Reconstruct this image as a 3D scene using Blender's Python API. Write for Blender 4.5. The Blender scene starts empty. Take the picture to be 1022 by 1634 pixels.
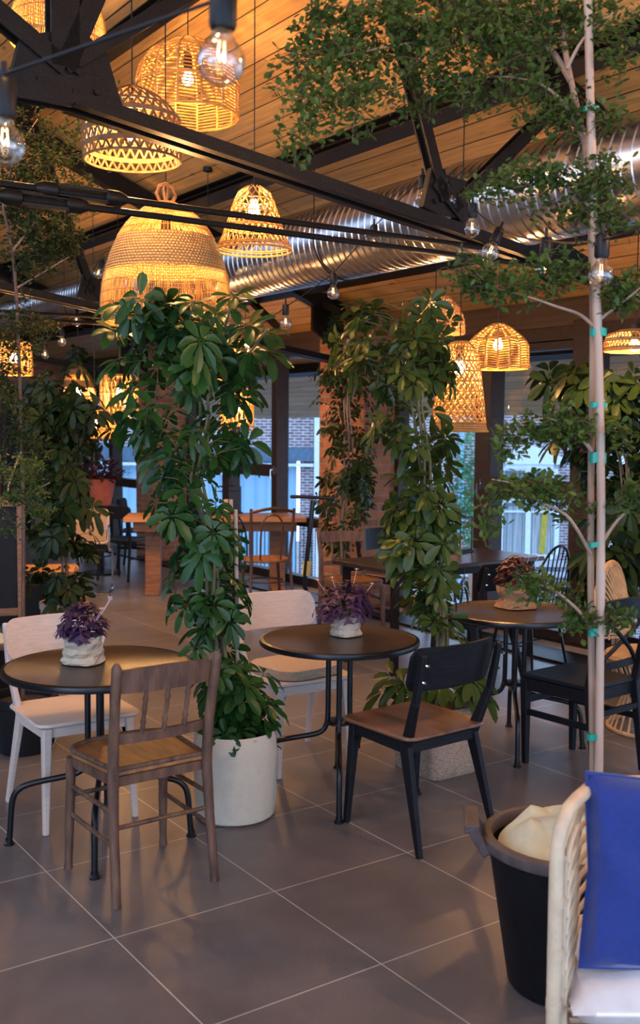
import bpy, math, random
from mathutils import Vector, Matrix
random.seed(7)
C = bpy.context.scene.collection
PI = math.pi
# ---------------------------------------------------------------- camera model
FPX, PITCH, ROLL, CAMH, YAW = 1664.0, math.radians(4.476), -0.0079, 1.69, math.radians(35)
def ray(u, v):
    x = u-511; y = 817-v
    cr, sr = math.cos(ROLL), math.sin(ROLL)
    X = x*cr+y*sr; Y = -x*sr+y*cr
    c, s = math.cos(PITCH), math.sin(PITCH)
    dx, dy, dz = X/FPX, c+Y/FPX*s, -s+Y/FPX*c
    return Vector((dx*math.cos(YAW)+dy*math.sin(YAW), -dx*math.sin(YAW)+dy*math.cos(YAW), dz))
CAM = Vector((0, 0, CAMH))
def on_y(u, v, Y): d = ray(u, v); return CAM+d*(Y/d.y)
def on_x(u, v, X): d = ray(u, v); return CAM+d*(X/d.x)
def on_z(u, v, z): d = ray(u, v); return CAM+d*((z-CAMH)/d.z)
def at(u, v, dist):                      # point at a horizontal distance from the viewpoint
    d = ray(u, v); return CAM+d*(dist/math.hypot(d.x, d.y))
def roof(x): return 5.1865-0.39*x
# ---------------------------------------------------------------- mesh builder
class MB:
    def __init__(s): s.v = []; s.f = []
    def add(s, vs, fs):
        o = len(s.v); s.v += [tuple(p) for p in vs]; s.f += [tuple(i+o for i in f) for f in fs]
    def box(s, c, size, rot=None):
        hx, hy, hz = size[0]/2, size[1]/2, size[2]/2
        vs = [Vector((x, y, z)) for x in (-hx, hx) for y in (-hy, hy) for z in (-hz, hz)]
        if rot is not None: vs = [rot @ p for p in vs]
        c = Vector(c)
        s.add([p+c for p in vs], [(0,1,3,2),(4,6,7,5),(0,4,5,1),(2,3,7,6),(0,2,6,4),(1,5,7,3)])
        return s
    def bar(s, p0, p1, w, h, side=None, w2=None, h2=None):     # rectangular bar; w along side
        p0, p1 = Vector(p0), Vector(p1); d = (p1-p0).normalized()
        sd = Vector(side) if side is not None else Vector((0, 0, 1)).cross(d)
        if sd.length < 1e-4: sd = Vector((1, 0, 0))
        sd = (sd-d*sd.dot(d)).normalized(); up = d.cross(sd)
        w2 = w if w2 is None else w2; h2 = h if h2 is None else h2
        vs = []
        for p, a, b in ((p0, w, h), (p1, w2, h2)):
            vs += [p+sd*a/2+up*b/2, p-sd*a/2+up*b/2, p-sd*a/2-up*b/2, p+sd*a/2-up*b/2]
        s.add(vs, [(0,1,2,3),(7,6,5,4),(0,4,5,1),(1,5,6,2),(2,6,7,3),(3,7,4,0)])
        return s
    def tube(s, pts, r, n=8, closed=False, cap=True):
        P = [Vector(p) for p in pts]; m = len(P)
        rr = r if isinstance(r, (list, tuple)) else [r]*m
        up = None; vs = []
        for i in range(m):
            if closed: t = P[(i+1) % m]-P[i-1]
            else: t = P[min(i+1, m-1)]-P[max(i-1, 0)]
            if t.length < 1e-9: t = Vector((0, 0, 1))
            t.normalize()
            if up is None:
                up = Vector((0, 0, 1)) if abs(t.z) < .9 else Vector((1, 0, 0))
            up = (up-t*up.dot(t))
            if up.length < 1e-6: up = Vector((1, 0, 0))-t*t.x
            up.normalize(); b = t.cross(up)
            for k in range(n):
                a = 2*PI*k/n
                vs.append(P[i]+(up*math.cos(a)+b*math.sin(a))*rr[i])
        fs = []
        for i in range(m if closed else m-1):
            j = (i+1) % m
            for k in range(n):
                fs.append((i*n+k, i*n+(k+1) % n, j*n+(k+1) % n, j*n+k))
        if cap and not closed:
            fs.append(tuple(range(n-1, -1, -1))); fs.append(tuple((m-1)*n+k for k in range(n)))
        s.add(vs, fs); return s
    def lathe(s, prof, n=32, c=(0,0,0), wob=None, sy=1.0):
        vs = []
        for (r, z) in prof:
            for k in range(n):
                a = 2*PI*k/n
                q = r*(wob(a, z) if wob else 1)
                vs.append((c[0]+q*math.cos(a), c[1]+q*math.sin(a)*sy, c[2]+z))
        fs = []
        for i in range(len(prof)-1):
            for k in range(n):
                fs.append((i*n+k, i*n+(k+1) % n, (i+1)*n+(k+1) % n, (i+1)*n+k))
        s.add(vs, fs); return s
    def disc(s, c, r, n=32, flip=False):
        vs = [(c[0]+r*math.cos(2*PI*k/n), c[1]+r*math.sin(2*PI*k/n), c[2]) for k in range(n)]
        s.add(vs, [tuple(range(n))[::-1] if flip else tuple(range(n))]); return s
    def prism(s, poly, vec):             # polygon (3-D points) extruded by vec
        n = len(poly); P = [Vector(p) for p in poly]; v = Vector(vec)
        s.add(P+[p+v for p in P], [tuple(range(n))[::-1], tuple(range(n, 2*n))]+[(i, (i+1) % n, (i+1) % n+n, i+n) for i in range(n)])
        return s
    def build(s, name, mat, parent=None, smooth=True, bevel=0, sub=0, **tags):
        me = bpy.data.meshes.new(name); me.from_pydata(s.v, [], s.f); me.update()
        if isinstance(mat, (list, tuple)):
            for m in mat: me.materials.append(m)
        else: me.materials.append(mat)
        if smooth:
            me.polygons.foreach_set('use_smooth', [True]*len(me.polygons))
            if hasattr(me, 'set_sharp_from_angle'): me.set_sharp_from_angle(angle=math.radians(38))
        o = bpy.data.objects.new(name, me); C.objects.link(o)
        if parent: o.parent = parent
        if bevel:
            b = o.modifiers.new('bevel', 'BEVEL'); b.width = bevel; b.segments = 2; b.limit_method = 'ANGLE'
        if sub:
            b = o.modifiers.new('subd', 'SUBSURF'); b.levels = sub; b.render_levels = sub
        for k, t in tags.items(): o[k] = t
        return o
def tubes(name, mt, parent, lists, r, n=8):
    for pts in lists: MB().tube(pts, r, n).build(name, mt, parent)
def thing(name, label, cat, loc=(0,0,0), rz=0, group=None):
    o = bpy.data.objects.new(name, None); C.objects.link(o); o.empty_display_size = .1
    o.location = loc; o.rotation_euler = (0, 0, rz); o['label'] = label; o['category'] = cat
    if group: o['group'] = group
    return o
def tag(o, label, cat, group=None):
    o['label'] = label; o['category'] = cat
    if group: o['group'] = group
    return o
def struct(o): o['kind'] = 'structure'; return o
def kids(o): return [c for c in bpy.data.objects if c.parent == o]
def dup(root, loc, rz, label, group=None):
    r = root.copy(); C.objects.link(r); r.location = loc; r.rotation_euler = (0, 0, rz); r['label'] = label
    if group: r['group'] = group
    for ch in kids(root):
        c = ch.copy(); C.objects.link(c); c.parent = r
        for g in kids(ch):
            d = g.copy(); C.objects.link(d); d.parent = c
    return r
# ---------------------------------------------------------------- materials
def newmat(name):
    m = bpy.data.materials.new(name); m.use_nodes = True
    return m, m.node_tree.nodes, m.node_tree.links, m.node_tree.nodes['Principled BSDF']
def mat(name, col, rough=.6, metal=0, var=.25, scale=12, bump=0, bscale=60, stretch=(1,1,1), trans=0, spec=.5, col2=None, coat=0, sheen=0):
    m, N, L, b = newmat(name)
    b.inputs['Roughness'].default_value = rough; b.inputs['Metallic'].default_value = metal
    b.inputs['Specular IOR Level'].default_value = spec
    if coat: b.inputs['Coat Weight'].default_value = coat
    if sheen: b.inputs['Sheen Weight'].default_value = sheen
    tc = N.new('ShaderNodeTexCoord'); mp = N.new('ShaderNodeMapping'); mp.inputs['Scale'].default_value = stretch
    L.new(tc.outputs['Object'], mp.inputs['Vector'])
    nz = N.new('ShaderNodeTexNoise'); nz.inputs['Scale'].default_value = scale; nz.inputs['Detail'].default_value = 5
    L.new(mp.outputs[0], nz.inputs['Vector'])
    cr = N.new('ShaderNodeValToRGB')
    c2 = col2 if col2 else tuple(c*(1-var) for c in col)
    c1 = col if col2 else tuple(min(1, c*(1+var)) for c in col)
    cr.color_ramp.elements[0].color = (*c2, 1); cr.color_ramp.elements[0].position = .3
    cr.color_ramp.elements[1].color = (*c1, 1); cr.color_ramp.elements[1].position = .7
    L.new(nz.outputs['Fac'], cr.inputs['Fac']); L.new(cr.outputs[0], b.inputs['Base Color'])
    if bump:
        n2 = N.new('ShaderNodeTexNoise'); n2.inputs['Scale'].default_value = bscale; n2.inputs['Detail'].default_value = 3
        L.new(mp.outputs[0], n2.inputs['Vector'])
        bp = N.new('ShaderNodeBump'); bp.inputs['Strength'].default_value = bump; bp.inputs['Distance'].default_value = .01
        L.new(n2.outputs['Fac'], bp.inputs['Height']); L.new(bp.outputs[0], b.inputs['Normal'])
    if trans:
        t = N.new('ShaderNodeBsdfTranslucent'); L.new(cr.outputs[0], t.inputs['Color'])
        mx = N.new('ShaderNodeMixShader'); mx.inputs[0].default_value = trans
        out = N['Material Output']
        L.new(b.outputs[0], mx.inputs[1]); L.new(t.outputs[0], mx.inputs[2]); L.new(mx.outputs[0], out.inputs['Surface'])
    return m
def weave(name, col, dark, sx=60, sz=60, rough=.75, trans=.15, bump=.8):   # basket weave by a checker of two waves
    m, N, L, b = newmat(name); b.inputs['Roughness'].default_value = rough
    tc = N.new('ShaderNodeTexCoord')
    sp = N.new('ShaderNodeSeparateXYZ'); L.new(tc.outputs['Object'], sp.inputs[0])
    at2 = N.new('ShaderNodeMath'); at2.operation = 'ARCTAN2'; L.new(sp.outputs['Y'], at2.inputs[0]); L.new(sp.outputs['X'], at2.inputs[1])
    def mth(op, a, v):
        n = N.new('ShaderNodeMath'); n.operation = op; L.new(a, n.inputs[0])
        if isinstance(v, (int, float)): n.inputs[1].default_value = v
        elif v is not None: L.new(v, n.inputs[1])
        return n.outputs[0]
    zz = mth('MULTIPLY', sp.outputs['Z'], sz*2*PI)
    aa = mth('MULTIPLY', at2.outputs[0], sx)
    s1 = mth('SINE', zz, None)
    row = mth('FLOOR', mth('MULTIPLY', sp.outputs['Z'], sz), None)
    s2 = mth('SINE', mth('ADD', aa, mth('MULTIPLY', row, PI)), None)
    s1a = mth('ABSOLUTE', mth('SINE', mth('MULTIPLY', sp.outputs['Z'], sz*PI), None), None)
    hgt = mth('ADD', mth('MULTIPLY', s2, .35), mth('MULTIPLY', s1a, .65))
    nz = N.new('ShaderNodeTexNoise'); nz.inputs['Scale'].default_value = 30; L.new(tc.outputs['Object'], nz.inputs['Vector'])
    fac = mth('ADD', hgt, mth('MULTIPLY', nz.outputs['Fac'], .35))
    cr = N.new('ShaderNodeValToRGB'); cr.color_ramp.elements[0].color = (*dark, 1); cr.color_ramp.elements[1].color = (*col, 1)
    cr.color_ramp.elements[0].position = .15; cr.color_ramp.elements[1].position = .8
    L.new(fac, cr.inputs[0]); L.new(cr.outputs[0], b.inputs['Base Color'])
    bp = N.new('ShaderNodeBump'); bp.inputs['Strength'].default_value = bump; bp.inputs['Distance'].default_value = .006
    L.new(hgt, bp.inputs['Height']); L.new(bp.outputs[0], b.inputs['Normal'])
    if trans:
        t = N.new('ShaderNodeBsdfTranslucent'); L.new(cr.outputs[0], t.inputs['Color'])
        mx = N.new('ShaderNodeMixShader'); mx.inputs[0].default_value = trans
        L.new(b.outputs[0], mx.inputs[1]); L.new(t.outputs[0], mx.inputs[2]); L.new(mx.outputs[0], N['Material Output'].inputs['Surface'])
    return m
def brick(name, cols, mortar, bw=.24, bh=.075, ms=.012, axis='YZ', bump=.6, rough=.85, scale_var=1.0, offset=.5):
    m, N, L, b = newmat(name); b.inputs['Roughness'].default_value = rough
    tc = N.new('ShaderNodeTexCoord'); sp = N.new('ShaderNodeSeparateXYZ'); cb = N.new('ShaderNodeCombineXYZ')
    L.new(tc.outputs['Object'], sp.inputs[0])
    if axis == 'SUM':
        ad = N.new('ShaderNodeMath'); L.new(sp.outputs['X'], ad.inputs[0]); L.new(sp.outputs['Y'], ad.inputs[1]); L.new(ad.outputs[0], cb.inputs[0])
    else: L.new(sp.outputs[axis[0]], cb.inputs[0])
    L.new(sp.outputs[axis[1] if axis != 'SUM' else 'Z'], cb.inputs[1])
    bt = N.new('ShaderNodeTexBrick'); L.new(cb.outputs[0], bt.inputs['Vector'])
    bt.inputs['Scale'].default_value = 1; bt.inputs['Brick Width'].default_value = bw; bt.inputs['Row Height'].default_value = bh
    bt.inputs['Mortar Size'].default_value = ms; bt.inputs['Mortar Smooth'].default_value = .2; bt.inputs['Bias'].default_value = 0
    bt.offset = offset
    bt.inputs['Color1'].default_value = (*cols[0], 1); bt.inputs['Color2'].default_value = (*cols[1], 1); bt.inputs['Mortar'].default_value = (*mortar, 1)
    nz = N.new('ShaderNodeTexNoise'); nz.inputs['Scale'].default_value = 6*scale_var; nz.inputs['Detail'].default_value = 6; L.new(tc.outputs['Object'], nz.inputs['Vector'])
    mx = N.new('ShaderNodeMix'); mx.data_type = 'RGBA'; mx.blend_type = 'MULTIPLY'; mx.inputs[0].default_value = .55
    mr = N.new('ShaderNodeMapRange'); mr.inputs[1].default_value = .3; mr.inputs[2].default_value = .7; mr.inputs[3].default_value = .45; mr.inputs[4].default_value = 1.35
    L.new(nz.outputs['Fac'], mr.inputs[0]); L.new(bt.outputs['Color'], mx.inputs[6]); L.new(mr.outputs[0], mx.inputs[7]); L.new(mx.outputs[2], b.inputs['Base Color'])
    bp = N.new('ShaderNodeBump'); bp.inputs['Strength'].default_value = bump; bp.inputs['Distance'].default_value = .01; bp.invert = True
    L.new(bt.outputs['Fac'], bp.inputs['Height']); L.new(bp.outputs[0], b.inputs['Normal'])
    return m
def emit(name, col, s):
    m, N, L, b = newmat(name); b.inputs['Base Color'].default_value = (*col, 1)
    b.inputs['Emission Color'].default_value = (*col, 1); b.inputs['Emission Strength'].default_value = s
    return m
def thin_glass(name, tint=(1,1,1), rough=.0, boost=1.0, f0=.04, pwr=4.5):
    m, N, L, b = newmat(name); N.remove(b)
    t = N.new('ShaderNodeBsdfTransparent'); t.inputs[0].default_value = (*tint, 1)
    g = N.new('ShaderNodeBsdfGlossy'); g.inputs['Roughness'].default_value = rough
    lw = N.new('ShaderNodeLayerWeight'); lw.inputs['Blend'].default_value = .5
    pw = N.new('ShaderNodeMath'); pw.operation = 'POWER'; pw.inputs[1].default_value = pwr; L.new(lw.outputs['Facing'], pw.inputs[0])
    mu = N.new('ShaderNodeMath'); mu.operation = 'MULTIPLY_ADD'; mu.inputs[1].default_value = .9; mu.inputs[2].default_value = f0*boost; mu.use_clamp = True
    L.new(pw.outputs[0], mu.inputs[0])
    mx = N.new('ShaderNodeMixShader'); L.new(mu.outputs[0], mx.inputs[0]); L.new(t.outputs[0], mx.inputs[1]); L.new(g.outputs[0], mx.inputs[2])
    L.new(mx.outputs[0], N['Material Output'].inputs['Surface'])
    return m
def floor_mat():
    m, N, L, b = newmat('grey_tile'); b.inputs['Roughness'].default_value = .33
    tc = N.new('ShaderNodeTexCoord'); mp = N.new('ShaderNodeMapping'); mp.inputs['Location'].default_value = (-1.369+.632*30, -3.13+.632*30, 0)
    L.new(tc.outputs['Object'], mp.inputs[0])
    bt = N.new('ShaderNodeTexBrick'); L.new(mp.outputs[0], bt.inputs['Vector']); bt.offset = 0
    bt.inputs['Scale'].default_value = 1; bt.inputs['Brick Width'].default_value = .632; bt.inputs['Row Height'].default_value = .632
    bt.inputs['Mortar Size'].default_value = .0022; bt.inputs['Mortar Smooth'].default_value = .1; bt.inputs['Bias'].default_value = 0
    bt.inputs['Color1'].default_value = (.108, .098, .104, 1); bt.inputs['Color2'].default_value = (.124, .113, .118, 1); bt.inputs['Mortar'].default_value = (.46, .43, .40, 1)
    n1 = N.new('ShaderNodeTexNoise'); n1.inputs['Scale'].default_value = 2.2; n1.inputs['Detail'].default_value = 7; n1.inputs['Roughness'].default_value = .65; L.new(tc.outputs['Object'], n1.inputs['Vector'])
    mr = N.new('ShaderNodeMapRange'); mr.inputs[1].default_value = .3; mr.inputs[2].default_value = .7; mr.inputs[3].default_value = .7; mr.inputs[4].default_value = 1.3
    L.new(n1.outputs['Fac'], mr.inputs[0])
    mx = N.new('ShaderNodeMix'); mx.data_type = 'RGBA'; mx.blend_type = 'MULTIPLY'; mx.inputs[0].default_value = .8
    L.new(bt.outputs['Color'], mx.inputs[6]); L.new(mr.outputs[0], mx.inputs[7]); L.new(mx.outputs[2], b.inputs['Base Color'])
    n3 = N.new('ShaderNodeTexNoise'); n3.inputs['Scale'].default_value = 90; L.new(tc.outputs['Object'], n3.inputs['Vector'])
    bp = N.new('ShaderNodeBump'); bp.inputs['Strength'].default_value = .12; bp.inputs['Distance'].default_value = .004
    L.new(n3.outputs['Fac'], bp.inputs['Height']); L.new(bp.outputs[0], b.inputs['Normal'])
    return m
def plank_mat():                          # planks run along local Y, width across local X
    m, N, L, b = newmat('pine_planks'); b.inputs['Roughness'].default_value = .5
    tc = N.new('ShaderNodeTexCoord'); sp = N.new('ShaderNodeSeparateXYZ'); cb = N.new('ShaderNodeCombineXYZ')
    L.new(tc.outputs['Object'], sp.inputs[0]); L.new(sp.outputs['Y'], cb.inputs[0]); L.new(sp.outputs['X'], cb.inputs[1])
    bt = N.new('ShaderNodeTexBrick'); L.new(cb.outputs[0], bt.inputs['Vector']); bt.offset = .37; bt.offset_frequency = 2
    bt.inputs['Scale'].default_value = 1; bt.inputs['Brick Width'].default_value = 4.3; bt.inputs['Row Height'].default_value = .15
    bt.inputs['Mortar Size'].default_value = .0045; bt.inputs['Mortar Smooth'].default_value = .15; bt.inputs['Bias'].default_value = 0
    bt.inputs['Color1'].default_value = (.76, .46, .17, 1); bt.inputs['Color2'].default_value = (.56, .31, .10, 1); bt.inputs['Mortar'].default_value = (.04, .02, .01, 1)
    mp = N.new('ShaderNodeMapping'); mp.inputs['Scale'].default_value = (14, .7, 1); L.new(tc.outputs['Object'], mp.inputs[0])
    nz = N.new('ShaderNodeTexNoise'); nz.inputs['Scale'].default_value = 3; nz.inputs['Detail'].default_value = 6; nz.inputs['Distortion'].default_value = .6; L.new(mp.outputs[0], nz.inputs['Vector'])
    mr = N.new('ShaderNodeMapRange'); mr.inputs[1].default_value = .3; mr.inputs[2].default_value = .7; mr.inputs[3].default_value = .72; mr.inputs[4].default_value = 1.15
    L.new(nz.outputs['Fac'], mr.inputs[0])
    mx = N.new('ShaderNodeMix'); mx.data_type = 'RGBA'; mx.blend_type = 'MULTIPLY'; mx.inputs[0].default_value = 1
    L.new(bt.outputs['Color'], mx.inputs[6]); L.new(mr.outputs[0], mx.inputs[7])
    mp2 = N.new('ShaderNodeMapping'); mp2.inputs['Scale'].default_value = (7, 2.6, 1); L.new(tc.outputs['Object'], mp2.inputs[0])
    vo = N.new('ShaderNodeTexVoronoi'); vo.inputs['Scale'].default_value = 1; L.new(mp2.outputs[0], vo.inputs['Vector'])
    kr = N.new('ShaderNodeMapRange'); kr.inputs[1].default_value = .05; kr.inputs[2].default_value = .13; kr.inputs[3].default_value = .35; kr.inputs[4].default_value = 1
    L.new(vo.outputs['Distance'], kr.inputs[0])
    m2 = N.new('ShaderNodeMix'); m2.data_type = 'RGBA'; m2.blend_type = 'MULTIPLY'; m2.inputs[0].default_value = .8
    L.new(mx.outputs[2], m2.inputs[6]); L.new(kr.outputs[0], m2.inputs[7]); L.new(m2.outputs[2], b.inputs['Base Color'])
    bp = N.new('ShaderNodeBump'); bp.inputs['Strength'].default_value = .5; bp.inputs['Distance'].default_value = .01; bp.invert = True
    L.new(bt.outputs['Fac'], bp.inputs['Height']); L.new(bp.outputs[0], b.inputs['Normal'])
    return m
def duct_mat():
    m, N, L, b = newmat('galvanised_duct'); b.inputs['Metallic'].default_value = 1; b.inputs['Roughness'].default_value = .27
    tc = N.new('ShaderNodeTexCoord')
    nz = N.new('ShaderNodeTexNoise'); nz.inputs['Scale'].default_value = 9; L.new(tc.outputs['Object'], nz.inputs['Vector'])
    cr = N.new('ShaderNodeValToRGB'); cr.color_ramp.elements[0].color = (.42, .43, .45, 1); cr.color_ramp.elements[1].color = (.72, .73, .75, 1)
    L.new(nz.outputs['Fac'], cr.inputs[0]); L.new(cr.outputs[0], b.inputs['Base Color'])
    return m
M = {}
M['floor'] = floor_mat(); M['planks'] = plank_mat(); M['duct'] = duct_mat()
M['steel'] = mat('black_painted_steel', (.009, .007, .006), .42, .0, .3, 20, .15, 90, spec=0.22)
M['frame'] = mat('dark_brown_window_frame', (.035, .022, .018), .45, 0, .2, 15, spec=0.25)
M['header'] = mat('dark_stained_wood', (.07, .042, .028), .6, 0, .35, 8, .1, 40, (1, .15, 4))
M['sill'] = mat('grey_sill', (.34, .33, .36), .5, 0, .1)
M['brick_in'] = brick('orange_brick', ((.36, .13, .06), (.24, .085, .04)), (.25, .18, .12), .23, .072, .010, 'SUM')
M['brick_out'] = brick('purple_grey_brick', ((.20, .135, .155), (.115, .085, .105)), (.52, .52, .56), .225, .075, .016, 'XZ', .3)
M['plaster'] = mat('dark_plaster', (.10, .075, .06), .9, 0, .3, 3)
M['bw_top'] = mat('dark_table_top', (.035, .022, .017), .3, 0, .3, 30, .08, 160)
M['tubeblk'] = mat('black_tube', (.006, .0065, .009), .3, .0, .1, spec=0.35)
M['whitewood'] = mat('white_washed_oak', (.62, .50, .43), .5, 0, .10, 5, .12, 30, (2, 22, 22), col2=(.52, .41, .35))
M['blackwood'] = mat('black_stained_oak', (.006, .0065, .009), .42, 0, .5, 5, .25, 22, (2, 20, 20), spec=0.22)
M['brownseat'] = mat('brown_plywood_seat', (.20, .085, .035), .33, 0, .3, 3, .05, 20, (6, 1.2, 6), col2=(.075, .032, .016))
M['oldwood'] = mat('worn_brown_wood', (.155, .078, .045), .55, 0, .4, 7, .3, 40, (4, 4, 1), col2=(.050, .024, .015))
M['oldseat'] = mat('honey_brown_seat', (.34, .145, .042), .45, 0, .3, 5, .1, 30, (7, 1.4, 5), col2=(.16, .065, .022))
M['midwood'] = mat('mid_brown_wood', (.22, .10, .045), .5, 0, .35, 6, .1, 30, (1, 8, 8))
M['darkbent'] = mat('dark_bentwood', (.085, .035, .018), .35, 0, .3, 8)
M['tabwood'] = mat('orange_brown_table_wood', (.42, .19, .07), .4, 0, .25, 4, .05, 20, (1, 8, 8))
M['cushtan'] = mat('tan_cushion_fabric', (.42, .31, .20), .95, 0, .2, 120, .4, 240, sheen=.2)
M['basketA'] = weave('cream_jute_weave', (.62, .57, .47), (.40, .35, .27), 150, 135, trans=0, bump=.35)
M['basketB'] = mat('brown_jute', (.45, .34, .25), .95, 0, .3, 60, 1, 90, (1, 1, 2.2), col2=(.24, .17, .12))
M['soil'] = mat('soil', (.03, .02, .014), 1, 0, .5, 40, 1, 60)
M['leafS'] = mat('glossy_schefflera_leaf', (.028, .085, .014), .3, 0, .5, 5, 0, trans=.18, col2=(.012, .045, .014), spec=0.3)
M['leafB'] = mat('olive_schefflera_leaf', (.062, .092, .014), .32, 0, .5, 5, 0, trans=.2, col2=(.022, .052, .013), spec=0.3)
M['leafD'] = mat('dark_climber_leaf', (.028, .055, .014), .42, 0, .5, 5, 0, trans=.15, col2=(.012, .026, .008), spec=0.2)
M['leafT'] = mat('small_tree_leaf', (.085, .135, .028), .45, 0, .5, 6, 0, trans=.28, col2=(.045, .085, .018), spec=0.2)
M['leafL'] = mat('fine_tree_leaf', (.06, .085, .024), .55, 0, .5, 6, 0, trans=.25, col2=(.028, .042, .012), spec=0.2)
M['twig'] = mat('dark_twig', (.10, .065, .04), .8, 0, .3, 10)
M['bark'] = mat('pale_brown_bark', (.30, .20, .14), .8, 0, .35, 10, .4, 50, (1, 1, .3))
M['stemg'] = mat('green_brown_stem', (.13, .12, .05), .7, 0, .4, 8, .2, 40)
M['bamboo'] = mat('pale_bamboo_cane', (.46, .33, .25), .5, 0, .2, 14, .1, 40, (1, 1, .2), col2=(.34, .23, .165))
M['tape'] = mat('green_plastic_tape', (.0, .27, .19), .35, 0, .1)
M['purple'] = mat('purple_oxalis_leaf', (.075, .024, .085), .5, 0, .5, 8, 0, trans=.22, col2=(.028, .010, .038))
M['burg'] = mat('burgundy_oxalis_leaf', (.10, .022, .028), .5, 0, .5, 8, 0, trans=.22, col2=(.035, .010, .013))
M['petal'] = mat('pale_pink_petal', (.75, .58, .60), .6, 0, .1)
M['paper'] = mat('crumpled_kraft_paper', (.44, .37, .28), .65, 0, .15, 14, .6, 30)
M['burlap'] = mat('brown_burlap', (.34, .19, .10), .95, 0, .3, 60, .8, 180)
M['wickchair'] = mat('tan_wicker', (.50, .29, .13), .6, 0, .3, 20)
M['wick'] = mat('golden_wicker', (.62, .36, .10), .55, 0, .35, 25, 0, trans=.25, col2=(.40, .20, .05))
M['wickd'] = mat('brown_wicker', (.40, .20, .075), .6, 0, .35, 25, 0, trans=.15, col2=(.20, .09, .035))
M['wickweave'] = weave('twisted_seagrass_band', (.58, .34, .12), (.20, .10, .03), 95, 75, trans=.12, bump=1)
M['wickweave2'] = weave('dark_seagrass_band', (.36, .19, .08), (.13, .06, .025), 60, 70, trans=.1, bump=1)
M['bulb'] = emit('lit_lamp_bulb', (1, .80, .52), 28)
M['blackplastic'] = mat('black_plastic', (.007, .007, .009), .45, 0, .2, spec=.25)
M['clearglass'] = thin_glass('clear_bulb_glass', (.93, .90, .85), .02, 3.0, .04, 1.5)
M['filament'] = emit('glowing_filament', (1, .66, .30), 9)
M['winglass'] = thin_glass('window_glass', (.93, .96, .98), 0, 1.6)
M['tub'] = mat('black_rubber_tub', (.005, .005, .007), .55, 0, .3, 20, .1, 90, spec=0.2)
M['tubrim'] = mat('dusty_rubber_rim', (.075, .055, .055), .6, 0, .3, 20)
M['cloth'] = mat('sage_beige_cloth', (.50, .48, .34), .9, 0, .15, 8, .3, 160, sheen=.2)
M['rattan'] = mat('cream_rattan_cane', (.55, .42, .28), .5, 0, .15, 18, .2, 70)
M['blue'] = mat('royal_blue_fabric', (.004, .021, .165), .85, 0, .12, 90, .25, 260, sheen=.3)
M['whitecush'] = mat('off_white_cushion', (.62, .54, .51), .9, 0, .06, 20, .2, 220)
M['piping'] = mat('white_piping', (.85, .78, .72), .8, 0, .05)
M['terracotta'] = mat('pink_tan_ceramic', (.46, .32, .27), .7, 0, .15)
M['redpot'] = mat('red_clay_pot', (.35, .08, .04), .7, 0, .2)
M['cane'] = weave('cane_webbing', (.66, .44, .24), (.38, .22, .10), 60, 90, trans=.2, bump=.4)
M['chrome'] = mat('chrome_tube', (.75, .75, .77), .12, 1, .05)
M['candle'] = mat('cream_candle', (.72, .55, .38), .5, 0, .05)
M['bluepanel'] = mat('pale_blue_metal_panel', (.28, .52, .72), .6, 0, .12, 1.5, stretch=(4, 1, .2))
M['bluedark'] = mat('slate_blue_beam', (.07, .14, .22), .6, 0, .2)
M['whitepaint'] = mat('white_window_paint', (.66, .78, .86), .5, 0, .06)
M['curtain'] = mat('grey_white_curtain', (.50, .56, .58), .9, 0, .3, 3, stretch=(9, 1, .4), col2=(.22, .28, .32))
M['yellow'] = mat('mustard_cloth', (.42, .36, .05), .9, 0, .2)
M['darkpane'] = mat('dark_pane', (.10, .16, .19), .15, 0, .3, 2)
M['stone'] = mat('pale_stone', (.42, .48, .52), .8, 0, .15, 6)
M['slate'] = mat('slate_roof', (.16, .12, .14), .8, 0, .3, 8)
M['gardenleaf'] = mat('garden_leaf', (.08, .26, .12), .6, 0, .4, 8, trans=.3)
M['asphalt'] = mat('street_ground', (.20, .22, .24), .9, 0, .2, 2)
M['scyellow'] = mat('yellow_sticker', (.75, .5, .05), .5, 0, .05)
M['board'] = mat('black_board', (.010, .010, .012), .55, 0, .2, spec=0.2)
M['copper'] = mat('bulb_socket_copper', (.09, .055, .035), .4, .5, .2)
# ================================================================ the room
XW = 6.3; Y1 = 3.845; DY = 4.235; PIERX = 5.9
TH = math.atan(.39)
f = MB(); f.box((.6, 6.2, -.05), (11.8, 21, .1)); struct(f.build('floor', M['floor'], smooth=False))
def slope_x(X): return X/math.cos(TH)
c = MB(); c.box(((slope_x(-.7)+slope_x(8.5))/2, 6.2, .03), (slope_x(9.2), 21.2, .06))
o = c.build('ceiling', M['planks'], smooth=False); o.location = (0, 0, 5.1865); o.rotation_euler = (0, TH, 0); struct(o)
c = MB(); c.box((2.6, 6.2, .03), (5.2, 21.2, .06))
o = c.build('ceiling', M['planks'], smooth=False); o.location = (-.7, 0, roof(-.7)); o.rotation_euler = (0, TH-PI, 0); o.scale = (1, 1, -1); struct(o)
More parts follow.
